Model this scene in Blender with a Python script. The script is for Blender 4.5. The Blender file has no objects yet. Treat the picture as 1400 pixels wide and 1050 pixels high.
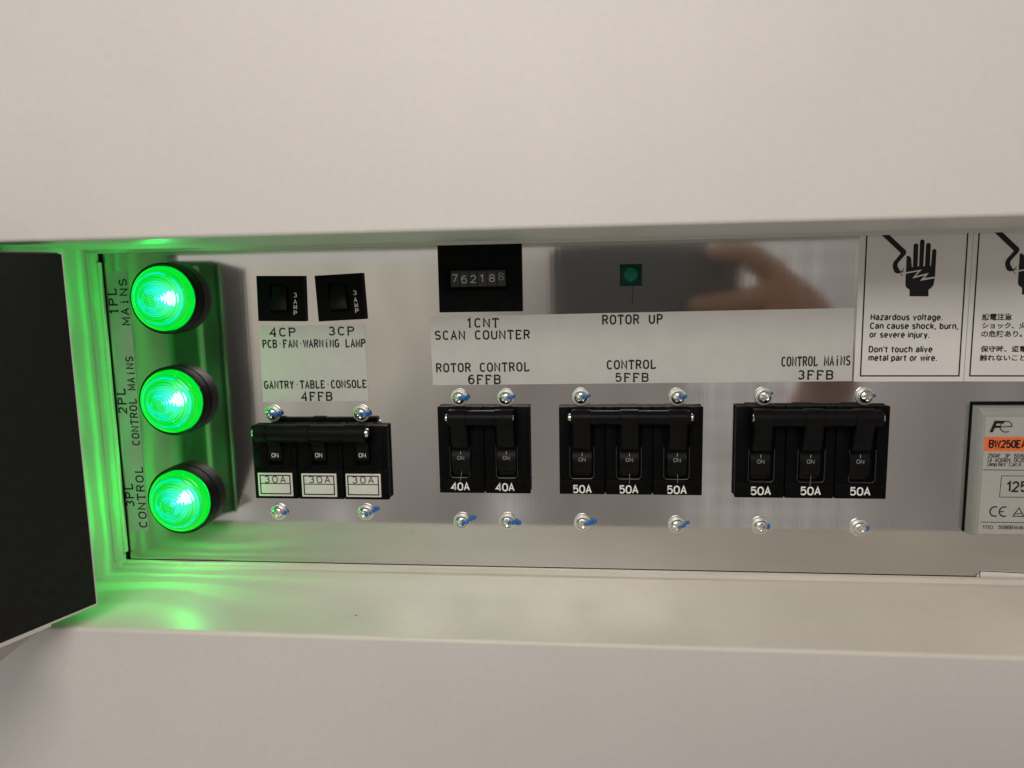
import bpy, bmesh, math, random
from mathutils import Matrix, Vector, noise

random.seed(7)
C = bpy.context.scene.collection
SC = bpy.context.scene
MM = 0.001
PI = math.pi

# ------------------------------------------------------------------ camera, world, light, exposure
cam = bpy.data.cameras.new('camera')
cam.sensor_width = 36.0
cam.lens = 1009.54 / 1400 * 36
cam.clip_start = 0.01
cam.clip_end = 50
camo = bpy.data.objects.new('camera', cam)
C.objects.link(camo)
_R = ((0.99484933, -0.10126502, 0.00449450), (0.09968581, 0.98544605, 0.13769103), (-0.01837238, -0.13653380, 0.99046503))
camo.matrix_world = Matrix(((_R[0][0], _R[0][2], -_R[0][1], 0), (_R[1][0], _R[1][2], -_R[1][1], -0.3),
                            (_R[2][0], _R[2][2], -_R[2][1], 0), (0, 0, 0, 1)))
SC.camera = camo
SC.view_settings.view_transform = 'Standard'
SC.view_settings.look = 'None'
SC.view_settings.exposure = 0.0
SC.view_settings.gamma = 1.0
SC.view_settings.use_curve_mapping = False
SC.cycles.max_bounces = 10
SC.cycles.transparent_max_bounces = 12
SC.cycles.use_denoising = True
SC.cycles.caustics_refractive = False
SC.cycles.caustics_reflective = True
SC.cycles.blur_glossy = 0.0
SC.cycles.sample_clamp_indirect = 4.0


class NT:
    """small helper to write node trees"""
    def __init__(s, tree):
        s.t = tree
        tree.nodes.clear()

    def n(s, typ, **kw):
        nd = s.t.nodes.new(typ)
        for k, v in kw.items():
            if k.startswith('i_'):
                key = k[2:]
                key = int(key) if key.isdigit() else key.replace('__', ' ')
                s.put(nd.inputs[key], v)
            else:
                setattr(nd, k, v)
        return nd

    def put(s, sock, v):
        if isinstance(v, bpy.types.NodeSocket):
            s.t.links.new(v, sock)
        elif isinstance(v, bpy.types.Node):
            s.t.links.new(v.outputs[0], sock)
        else:
            if isinstance(v, tuple) and len(v) == 3 and sock.type == 'RGBA':
                v = v + (1,)
            sock.default_value = v

    def m(s, op, a, b=0.0, c=None):
        nd = s.n('ShaderNodeMath', operation=op)
        s.put(nd.inputs[0], a)
        s.put(nd.inputs[1], b)
        if c is not None:
            s.put(nd.inputs[2], c)
        return nd.outputs[0]

    def ss(s, x, a, b):      # smoothstep a..b
        nd = s.n('ShaderNodeMapRange', interpolation_type='SMOOTHSTEP')
        s.put(nd.inputs['Value'], x)
        nd.inputs['From Min'].default_value = a
        nd.inputs['From Max'].default_value = b
        return nd.outputs[0]

    def mix(s, f, a, b, mode='MIX'):
        nd = s.n('ShaderNodeMix', data_type='RGBA', blend_type=mode)
        s.put(nd.inputs[0], f)
        s.put(nd.inputs[6], a)
        s.put(nd.inputs[7], b)
        return nd.outputs[2]


# the room behind the viewer, as the polished sheet mirrors it (a wall on the left, a dim curtained side on the right)
world = bpy.data.worlds.new('World')
SC.world = world
world.use_nodes = True
w = NT(world.node_tree)
tc = w.n('ShaderNodeTexCoord')
sp = w.n('ShaderNodeSeparateXYZ', i_0=tc.outputs['Generated'])
dx, dy, dz = sp.outputs[0], sp.outputs[1], sp.outputs[2]
den = w.m('MAXIMUM', w.m('MULTIPLY', dy, -1.0), 0.08)
u = w.m('DIVIDE', dx, den)
v = w.m('DIVIDE', dz, den)
uv = w.n('ShaderNodeCombineXYZ', i_0=u, i_1=v)
nz = w.n('ShaderNodeTexNoise', i_Vector=uv, i_Scale=9.0, i_Detail=3.0)
us = w.m('ADD', u, w.m('MULTIPLY', w.m('SUBTRACT', nz.outputs[0], 0.5), 0.06))
edge = w.m('ADD', us, w.m('MULTIPLY', v, -0.55))
fr = w.ss(edge, -0.30, 0.02)
low = w.ss(v, -0.10, -0.26)
wall = w.mix(low, (0.80, 0.735, 0.61), (0.50, 0.465, 0.435))
dark = (0.385, 0.345, 0.318)
# woven curtain: soft squares on the right
wx = w.m('SINE', w.m('MULTIPLY', u, 240.0))
wy = w.m('SINE', w.m('MULTIPLY', v, 215.0))
nz2 = w.n('ShaderNodeTexNoise', i_Vector=uv, i_Scale=7.0, i_Detail=2.0)
cm = w.m('MULTIPLY', w.ss(us, 0.10, 0.17), w.ss(us, 0.42, 0.30))
cm = w.m('MULTIPLY', cm, w.ss(nz2.outputs[0], 0.28, 0.55))
grid = w.m('ADD', w.m('MULTIPLY', wx, 0.85), w.m('MULTIPLY', wy, 0.5))
cur = w.m('MULTIPLY', cm, w.m('ADD', grid, 0.75))
darkc = w.mix(w.m('MULTIPLY', cur, 0.80), dark, (0.70, 0.655, 0.63))
col = w.mix(fr, wall, darkc)
# soft vertical unevenness
nz3 = w.n('ShaderNodeTexNoise', i_Vector=w.n('ShaderNodeCombineXYZ', i_0=w.m('MULTIPLY', u, 16.0), i_1=w.m('MULTIPLY', v, 5.0)), i_Scale=1.0, i_Detail=2.0)
col = w.mix(1.0, col, w.n('ShaderNodeMapRange', i_0=nz3.outputs[0], i_1=0.25, i_2=0.75, i_3=0.78, i_4=1.22), 'MULTIPLY')
def spot(u0, v0, su, sv):
    a = w.m('DIVIDE', w.m('SUBTRACT', us, u0), su)
    b_ = w.m('DIVIDE', w.m('SUBTRACT', v, v0), sv)
    return w.m('EXPONENT', w.m('MULTIPLY', w.m('ADD', w.m('MULTIPLY', a, a), w.m('MULTIPLY', b_, b_)), -1.0))


# soft bright spots added to the world, mirrored as streaks low in the sheet
gl_ = w.m('ADD', w.m('ADD', spot(-0.115, -0.315, 0.022, 0.035), spot(-0.36, -0.33, 0.03, 0.03)), w.m('MULTIPLY', spot(-0.51, -0.325, 0.03, 0.025), 1.0))
col = w.mix(w.m('MULTIPLY', gl_, 0.65), col, (0.95, 0.92, 0.88))
top = w.m('MULTIPLY', w.ss(v, 0.026, 0.040), w.ss(us, 0.05, -0.25))  # bright strip added for the pale streak mirrored along the sheet's top
col = w.mix(w.m('MULTIPLY', top, 0.8), col, (0.85, 0.84, 0.80))
col = w.mix(w.ss(v, 0.30, 1.2), col, (0.80, 0.775, 0.72))           # ceiling
col = w.mix(w.ss(v, -0.38, -0.9), col, (0.43, 0.405, 0.39))         # floor
col = w.mix(w.m('MULTIPLY', w.ss(u, -0.8, -2.5), w.ss(v, 0.6, -0.2)), col, (0.44, 0.52, 0.68))
col = w.mix(w.m('MULTIPLY', w.ss(u, 0.8, 2.5), w.ss(v, 0.8, -0.2)), col, (0.25, 0.21, 0.18))
bgn = w.n('ShaderNodeBackground', i_Color=col, i_Strength=0.75)
w.n('ShaderNodeOutputWorld', i_Surface=bgn)


def area(name, loc, target, size, power, colr):
    l = bpy.data.lights.new(name, 'AREA')
    l.shape = 'RECTANGLE'
    l.size, l.size_y = size
    l.energy = power
    l.color = colr
    o = bpy.data.objects.new(name, l)
    o.location = loc
    o.rotation_euler = (Vector(target) - Vector(loc)).to_track_quat('-Z', 'Y').to_euler()
    C.objects.link(o)
    return o


area('front_fill_light', (-0.06, -0.60, 0.28), (0.05, 0, 0.05), (0.4, 0.2), 2.0, (1.0, 0.935, 0.88))  # unseen soft area light added in front of the cabinet

# ------------------------------------------------------------------ materials


def mat(name):
    m_ = bpy.data.materials.new(name)
    m_.use_nodes = True
    return m_, NT(m_.node_tree)


def obj_coord(t):
    return t.n('ShaderNodeNewGeometry').outputs['Position']


def plain(name, colr, rough=0.5, metal=0.0, spec=0.5, vary=0.06, nscale=300.0, bump=0.0, bscale=1500.0, coat=0.0):
    m_, t = mat(name)
    pos = obj_coord(t)
    n1 = t.n('ShaderNodeTexNoise', i_Vector=pos, i_Scale=nscale, i_Detail=5.0)
    k = t.n('ShaderNodeMapRange', i_0=n1.outputs[0], i_1=0.3, i_2=0.7, i_3=1 - vary, i_4=1 + vary)
    c = t.mix(1.0, colr, k, 'MULTIPLY')
    r = t.n('ShaderNodeMapRange', i_0=n1.outputs[0], i_1=0.3, i_2=0.7, i_3=rough * 0.85, i_4=rough * 1.15)
    p = t.n('ShaderNodeBsdfPrincipled', i_Base__Color=c, i_Roughness=r, i_Metallic=metal, i_Specular__IOR__Level=spec, i_Coat__Weight=coat)
    if bump:
        n2 = t.n('ShaderNodeTexNoise', i_Vector=pos, i_Scale=bscale, i_Detail=2.0)
        b = t.n('ShaderNodeBump', i_Height=n2.outputs[0], i_Strength=bump, i_Distance=0.0002)
        t.put(p.inputs['Normal'], b)
    t.n('ShaderNodeOutputMaterial', i_Surface=p)
    return m_


def paint_mat(name, colr, rough, grime=0.1):
    m_, t = mat(name)
    pos = obj_coord(t)
    n1 = t.n('ShaderNodeTexNoise', i_Vector=pos, i_Scale=22.0, i_Detail=6.0, i_Roughness=0.62)
    k = t.n('ShaderNodeMapRange', i_0=n1.outputs[0], i_1=0.35, i_2=0.7, i_3=1.0, i_4=1 - grime)
    c = t.mix(1.0, colr, k, 'MULTIPLY')
    n4 = t.n('ShaderNodeTexNoise', i_Vector=pos, i_Scale=420.0, i_Detail=4.0)
    c = t.mix(1.0, c, t.n('ShaderNodeMapRange', i_0=n4.outputs[0], i_1=0.3, i_2=0.7, i_3=1 - 0.02, i_4=1 + 0.02), 'MULTIPLY')
    # sparse dark specks of dirt
    vo = t.n('ShaderNodeTexVoronoi', i_Vector=pos, i_Scale=24.0)
    sel = t.n('ShaderNodeSeparateColor', i_0=vo.outputs['Color'])
    spot = t.m('MULTIPLY', t.m('LESS_THAN', vo.outputs['Distance'], 0.016), t.m('GREATER_THAN', sel.outputs[0], 0.80))
    c = t.mix(t.m('MULTIPLY', spot, 0.75), c, (0.05, 0.045, 0.04))
    n2 = t.n('ShaderNodeTexNoise', i_Vector=pos, i_Scale=900.0, i_Detail=2.0)
    b = t.n('ShaderNodeBump', i_Height=n2.outputs[0], i_Strength=0.06, i_Distance=0.0003)
    p = t.n('ShaderNodeBsdfPrincipled', i_Base__Color=c, i_Roughness=rough, i_Normal=b, i_Specular__IOR__Level=0.4)
    t.n('ShaderNodeOutputMaterial', i_Surface=p)
    return m_


def steel_sheet():
    m_, t = mat('polished_sheet')
    pos = obj_coord(t)
    s = t.n('ShaderNodeSeparateXYZ', i_0=pos)
    st = t.n('ShaderNodeCombineXYZ', i_0=t.m('MULTIPLY', s.outputs[0], 900.0), i_1=s.outputs[1], i_2=t.m('MULTIPLY', s.outputs[2], 14.0))
    br = t.n('ShaderNodeTexNoise', i_Vector=st, i_Scale=1.0, i_Detail=3.0)
    cl = t.n('ShaderNodeTexNoise', i_Vector=pos, i_Scale=30.0, i_Detail=5.0)
    r = t.m('ADD', t.n('ShaderNodeMapRange', i_0=br.outputs[0], i_1=0.3, i_2=0.7, i_3=0.0, i_4=0.025),
            t.n('ShaderNodeMapRange', i_0=cl.outputs[0], i_1=0.3, i_2=0.7, i_3=0.045, i_4=0.072))
    # a few long hairline scratches
    wv = t.n('ShaderNodeTexVoronoi', i_Vector=t.n('ShaderNodeCombineXYZ', i_0=t.m('MULTIPLY', s.outputs[0], 55.0), i_1=0.0, i_2=t.m('MULTIPLY', s.outputs[2], 12.0)), i_Scale=1.0, feature='DISTANCE_TO_EDGE')
    scr = t.m('MULTIPLY', t.m('LESS_THAN', wv.outputs['Distance'], 0.0022), t.m('GREATER_THAN', cl.outputs[0], 0.60))
    r = t.m('ADD', r, t.m('MULTIPLY', scr, 0.07))
    c = t.mix(t.m('MULTIPLY', cl.outputs[0], 0.5), (0.61, 0.60, 0.585), (0.55, 0.535, 0.515))
    lw = t.n('ShaderNodeTexNoise', i_Vector=pos, i_Scale=16.0, i_Detail=1.0)
    b = t.n('ShaderNodeBump', i_Height=lw.outputs[0], i_Strength=0.10, i_Distance=0.0006)
    b2 = t.n('ShaderNodeBump', i_Height=br.outputs[0], i_Strength=0.04, i_Distance=0.0001, i_Normal=b)
    p = t.n('ShaderNodeBsdfPrincipled', i_Base__Color=c, i_Roughness=r, i_Metallic=1.0, i_Normal=b2)
    t.n('ShaderNodeOutputMaterial', i_Surface=p)
    return m_


def emit_mat(name, colr, strength):
    m_, t = mat(name)
    t.n('ShaderNodeOutputMaterial', i_Surface=t.n('ShaderNodeEmission', i_Color=colr, i_Strength=strength))
    return m_


def lens_mat():
    m_, t = mat('lamp_lens')
    tc_ = t.n('ShaderNodeTexCoord')
    s = t.n('ShaderNodeSeparateXYZ', i_0=tc_.outputs['Object'])
    x_, z_ = s.outputs[0], s.outputs[2]
    r = t.m('SQRT', t.m('ADD', t.m('MULTIPLY', x_, x_), t.m('MULTIPLY', z_, z_)))
    rm = t.m('MULTIPLY', r, 1000.0)
    n1 = t.n('ShaderNodeTexNoise', i_Vector=tc_.outputs['Object'], i_Scale=170.0, i_Detail=2.0)
    n2 = t.n('ShaderNodeTexNoise', i_Vector=tc_.outputs['Object'], i_Scale=260.0, i_Detail=1.0)
    rw = t.m('ADD', rm, t.m('MULTIPLY', t.m('SUBTRACT', n2.outputs[0], 0.5), 0.9))
    wave = t.m('ADD', t.m('MULTIPLY', t.m('SINE', t.m('MULTIPLY', rw, 6.2)), 0.5), 0.5)
    wave2 = t.m('ADD', t.m('MULTIPLY', t.m('SINE', t.m('MULTIPLY', rw, 1.9)), 0.5), 0.5)
    # the led shines through the grooves: cyan towards the middle and on single rings
    near = t.m('MULTIPLY', t.ss(rm, 1.0, 2.4), t.ss(rm, 9.0, 4.5))
    far_ = t.m('MULTIPLY', t.m('MULTIPLY', t.ss(rm, 9.8, 10.4), t.ss(rm, 11.2, 10.6)), 0.8)
    cy = t.m('MULTIPLY', t.m('MAXIMUM', t.m('MULTIPLY', near, t.m('ADD', t.m('MULTIPLY', wave, 0.6), 0.4)), far_), t.ss(n1.outputs[0], 0.34, 0.56))
    green = t.mix(wave, (0.0, 0.50, 0.006), (0.0, 0.62, 0.012))
    green = t.mix(t.m('MULTIPLY', wave2, 0.25), green, (0.0, 0.66, 0.10))
    colr = t.mix(cy, green, (0.0, 0.78, 0.86))
    em = t.n('ShaderNodeEmission', i_Color=colr, i_Strength=0.80)
    band = t.ss(t.m('ADD', t.m('SINE', t.m('MULTIPLY', rw, 2.1)), t.m('MULTIPLY', t.m('SINE', t.m('MULTIPLY', rw, 5.3)), 0.45)), -0.2, 1.0)
    tint = t.mix(band, (0.0, 0.34, 0.08), (0.02, 1.0, 0.30))
    tr = t.n('ShaderNodeBsdfTransparent', i_Color=tint)
    rf = t.n('ShaderNodeBsdfRefraction', i_Color=(0.30, 1.0, 0.72), i_Roughness=0.07, i_IOR=1.28)
    mx = t.n('ShaderNodeMixShader', i_0=0.55, i_1=tr, i_2=rf)
    gl = t.n('ShaderNodeBsdfGlossy', i_Color=(1, 1, 1), i_Roughness=0.08)
    fz = t.n('ShaderNodeFresnel', i_IOR=1.4)
    mx2 = t.n('ShaderNodeMixShader', i_0=fz, i_1=mx, i_2=gl)
    ad = t.n('ShaderNodeAddShader', i_0=mx2, i_1=em)
    t.n('ShaderNodeOutputMaterial', i_Surface=ad)
    return m_


def reflector_mat():
    m_, t = mat('lamp_reflector')
    s_ = t.n('ShaderNodeSeparateXYZ', i_0=t.n('ShaderNodeTexCoord').outputs['Object'])
    r = t.m('MULTIPLY', t.m('SQRT', t.m('ADD', t.m('MULTIPLY', s_.outputs[0], s_.outputs[0]), t.m('MULTIPLY', s_.outputs[2], s_.outputs[2]))), 1000.0)
    c = t.mix(t.ss(r, 8.5, 2.0), (0.0, 0.62, 0.06), (0.75, 1.5, 1.25))  # reflected led light painted as emission, whiter towards the axis
    t.n('ShaderNodeOutputMaterial', i_Surface=t.n('ShaderNodeEmission', i_Color=c, i_Strength=0.6))
    return m_


M = {
    'paint': paint_mat('cream_paint', (0.655, 0.622, 0.585), 0.45, 0.03),
    'shelf': paint_mat('cream_paint_dusty', (0.70, 0.65, 0.575), 0.42, 0.08),
    'steel': steel_sheet(),
    'void': plain('gap_shade', (0.012, 0.012, 0.011), 0.9),
    'liner': plain('black_liner', (0.012, 0.012, 0.011), 0.75, spec=0.25, bump=0.15, bscale=2500),
    'door_edge': plain('dark_door_edge', (0.085, 0.09, 0.08), 0.5),
    'rim': plain('lightened_black_rim', (0.02, 0.02, 0.02), 0.3, spec=0.5),  # colour raised to stand in for thin highlights on the slot rims
    'black': plain('black_moulded_plastic', (0.004, 0.004, 0.0042), 0.42, vary=0.2, nscale=600, bump=0.06, bscale=2200, spec=0.04),
    'toggle': plain('black_toggle_plastic', (0.0055, 0.0055, 0.0058), 0.40, vary=0.2, bump=0.10, bscale=1800, spec=0.09),
    'collar': plain('black_collar_plastic', (0.005, 0.005, 0.005), 0.42, bump=0.05, spec=0.15),
    'silver_label': plain('silver_label', (0.54, 0.53, 0.505), 0.45, vary=0.03, nscale=120),
    'strip_label': plain('strip_label', (0.50, 0.51, 0.49), 0.45, vary=0.05, nscale=120),
    'sticker': plain('white_sticker', (0.72, 0.70, 0.67), 0.32, vary=0.03, nscale=60),
    'plaque': plain('white_plaque', (0.66, 0.65, 0.60), 0.4, vary=0.03),
    'ink': plain('black_ink', (0.010, 0.009, 0.009), 0.55, spec=0.3),
    'white_ink': plain('white_ink', (0.80, 0.80, 0.78), 0.5, vary=0.08, nscale=3000),
    'grey_ink': plain('grey_ink', (0.36, 0.36, 0.36), 0.5, vary=0.25, nscale=3000),
    'digit_ink': plain('digit_ink', (0.62, 0.62, 0.62), 0.5, vary=0.2, nscale=3000),
    'faint_ink': plain('faint_ink', (0.27, 0.27, 0.27), 0.5, vary=0.2, nscale=3000),
    'zinc': plain('zinc_plate', (0.74, 0.74, 0.71), 0.22, metal=1.0, vary=0.12, nscale=900, bump=0.15, bscale=2600),
    'washer': plain('washer_steel', (0.80, 0.80, 0.77), 0.42, metal=1.0, vary=0.15, nscale=1100, bump=0.1, bscale=3000),
    'blue': plain('blue_marker_paint', (0.008, 0.135, 0.42), 0.45, vary=0.25, nscale=1500, bump=0.4, bscale=1500),
    'grey_case': plain('grey_moulded_case', (0.30, 0.305, 0.28), 0.42, vary=0.04, bump=0.06),
    'grey_label': plain('grey_case_label', (0.40, 0.395, 0.365), 0.45, vary=0.03),
    'orange': plain('orange_band', (0.80, 0.155, 0.030), 0.45, vary=0.04),
    'drum': plain('counter_wheel', (0.030, 0.030, 0.031), 0.45, vary=0.25, nscale=900, bump=0.2, bscale=1200),
    'green_plastic': plain('dark_green_plastic', (0.001, 0.15, 0.085), 0.35, spec=0.2, vary=0.2, nscale=500),
    'green_case': plain('green_black_plastic', (0.001, 0.035, 0.028), 0.35, spec=0.2, vary=0.2, nscale=500),
    'rocker': plain('green_black_rocker', (0.0015, 0.004, 0.003), 0.35, spec=0.10),
    'phone': plain('phone_back', (0.12, 0.12, 0.125), 0.35),
    'glass': plain('lens_glass', (0.01, 0.01, 0.012), 0.05, coat=1.0),
    'skin': plain('skin', (0.34, 0.20, 0.145), 0.55, vary=0.10, nscale=80),
    'lens': lens_mat(),
    'led': emit_mat('led', (0.60, 1.0, 0.88), 9.0),
    'reflector': reflector_mat(),
}

# ------------------------------------------------------------------ mesh helpers (all in millimetres)


class MB:
    def __init__(s):
        s.v, s.f = [], []

    def add(s, vs, fs):
        k = len(s.v)
        s.v += [tuple(q) for q in vs]
        s.f += [tuple(i + k for i in f) for f in fs]

    def bm(s, b):
        b.verts.index_update()
        s.add([v_.co for v_ in b.verts], [[v_.index for v_ in f.verts] for f in b.faces])
        b.free()

    def box(s, x0, x1, y0, y1, z0, z1, r=0.0, seg=2, mtx=None):
        b = bmesh.new()
        bmesh.ops.create_cube(b, size=1.0)
        for q in b.verts:
            q.co = Vector(((x0 + x1) / 2 + q.co.x * (x1 - x0), (y0 + y1) / 2 + q.co.y * (y1 - y0), (z0 + z1) / 2 + q.co.z * (z1 - z0)))
        if r:
            bmesh.ops.bevel(b, geom=list(b.edges), offset=r, segments=seg, profile=0.5, affect='EDGES')
        if mtx:
            bmesh.ops.transform(b, matrix=mtx, verts=b.verts)
        s.bm(b)

    def hexa(s, p8, r=0.0):
        """eight corners: bottom four then top four, both in the same turn"""
        b = bmesh.new()
        vs = [b.verts.new(q) for q in p8]
        for f in ((3, 2, 1, 0), (4, 5, 6, 7), (0, 1, 5, 4), (1, 2, 6, 5), (2, 3, 7, 6), (3, 0, 4, 7)):
            b.faces.new([vs[i] for i in f])
        bmesh.ops.recalc_face_normals(b, faces=b.faces)
        if r:
            bmesh.ops.bevel(b, geom=list(b.edges), offset=r, segments=2, profile=0.5, affect='EDGES')
        s.bm(b)

    def lathe(s, prof, n=64, c=(0, 0, 0), axis='y'):
        """prof = (radius, height): turned about the axis towards the viewer (-y) or along x"""
        vs, fs = [], []
        for r, h in prof:
            for k in range(n):
                a = 2 * PI * k / n
                if axis == 'y':
                    vs.append((c[0] + r * math.cos(a), c[1] - h, c[2] + r * math.sin(a)))
                else:
                    vs.append((c[0] + h, c[1] + r * math.cos(a), c[2] + r * math.sin(a)))
        for i in range(len(prof) - 1):
            for k in range(n):
                k2 = (k + 1) % n
                f = (i * n + k, i * n + k2, (i + 1) * n + k2, (i + 1) * n + k)
                fs.append(f if axis == 'y' else f[::-1])
        s.add(vs, fs)

    def profile(s, pts, x0, x1):
        """open (y, z) profile drawn along x as a sheet"""
        vs, fs = [], []
        for y, z in pts:
            vs += [(x0, y, z), (x1, y, z)]
        for i in range(len(pts) - 1):
            fs.append((2 * i, 2 * i + 1, 2 * i + 3, 2 * i + 2))
        s.add(vs, fs)

    def plate(s, poly, y, th=0.0):
        """flat polygon of (x, z) points facing the viewer at depth y, with thickness th behind it"""
        n = len(poly)
        s.add([(x, y, z) for x, z in poly], [tuple(range(n))])
        if th:
            s.add([(x, y, z) for x, z in poly] + [(x, y + th, z) for x, z in poly], [(i, (i + 1) % n, n + (i + 1) % n, n + i) for i in range(n)])

    def ribbon(s, pts, wd, y, closed=False):
        """flat stroke of width wd through (x, z) points, facing the viewer"""
        pts = [Vector(q) for q in pts]
        n = len(pts)
        L, Rr = [], []
        for i, q in enumerate(pts):
            a = pts[i - 1] if (i > 0 or closed) else None
            b = pts[(i + 1) % n] if (i < n - 1 or closed) else None
            d1 = (q - a).normalized() if a is not None else None
            d2 = (b - q).normalized() if b is not None else None
            if d1 is None:
                d1 = d2
            if d2 is None:
                d2 = d1
            n1, n2 = Vector((-d1.y, d1.x)), Vector((-d2.y, d2.x))
            mm = n1 + n2
            mm = mm.normalized() if mm.length > 1e-6 else n1
            k = 1 / max(0.45, mm.dot(n1))
            L.append(q + mm * wd / 2 * k)
            Rr.append(q - mm * wd / 2 * k)
        vs = [(q.x, y, q.y) for q in L] + [(q.x, y, q.y) for q in Rr]
        fs = [(i, (i + 1) % n, n + (i + 1) % n, n + i) for i in range(n if closed else n - 1)]
        s.add(vs, fs)

    def tube(s, pts, r, n=10):
        pts = [Vector(q) for q in pts]
        vs, fs = [], []
        for i, q in enumerate(pts):
            d = (pts[min(i + 1, len(pts) - 1)] - pts[max(i - 1, 0)]).normalized()
            a = d.cross(Vector((0, 1, 0)))
            a = a.normalized() if a.length > 1e-4 else Vector((1, 0, 0))
            b = d.cross(a)
            for k in range(n):
                t = 2 * PI * k / n
                vs.append(q + (a * math.cos(t) + b * math.sin(t)) * r)
        for i in range(len(pts) - 1):
            for k in range(n):
                fs.append((i * n + k, i * n + (k + 1) % n, (i + 1) * n + (k + 1) % n, (i + 1) * n + k))
        fs.append(tuple(range(n))[::-1])
        fs.append(tuple((len(pts) - 1) * n + k for k in range(n)))
        s.add(vs, fs)

    def build(s, name, mt, parent=None, org=(0, 0, 0), smooth=30, fix=True):
        me = bpy.data.meshes.new(name)
        me.from_pydata([((q[0] - org[0]) * MM, (q[1] - org[1]) * MM, (q[2] - org[2]) * MM) for q in s.v], [], s.f)
        if fix:
            b = bmesh.new()
            b.from_mesh(me)
            bmesh.ops.remove_doubles(b, verts=b.verts, dist=1e-7)
            b.to_mesh(me)
            b.free()
        if smooth:
            for q in me.polygons:
                q.use_smooth = True
            me.set_sharp_from_angle(angle=math.radians(smooth))
        me.materials.append(M[mt])
        o = bpy.data.objects.new(name, me)
        C.objects.link(o)
        if parent is not None:
            o.parent = parent
        return o


def tag(o, label, cat, group=None):
    o['label'] = label
    o['category'] = cat
    if group:
        o['group'] = group
    return o


def thing(name, label, cat, loc, group=None):
    o = bpy.data.objects.new(name, None)
    o.empty_display_size = 0.005
    o.location = Vector(loc) * MM
    C.objects.link(o)
    return tag(o, label, cat, group)


def put(o, loc):
    o.location = Vector(loc) * MM
    return o


def arc(cx, cy, rx, ry, a0, a1, n=9):
    return [(cx + rx * math.cos(math.radians(a0 + (a1 - a0) * i / n)), cy + ry * math.sin(math.radians(a0 + (a1 - a0) * i / n))) for i in range(n + 1)]


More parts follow.
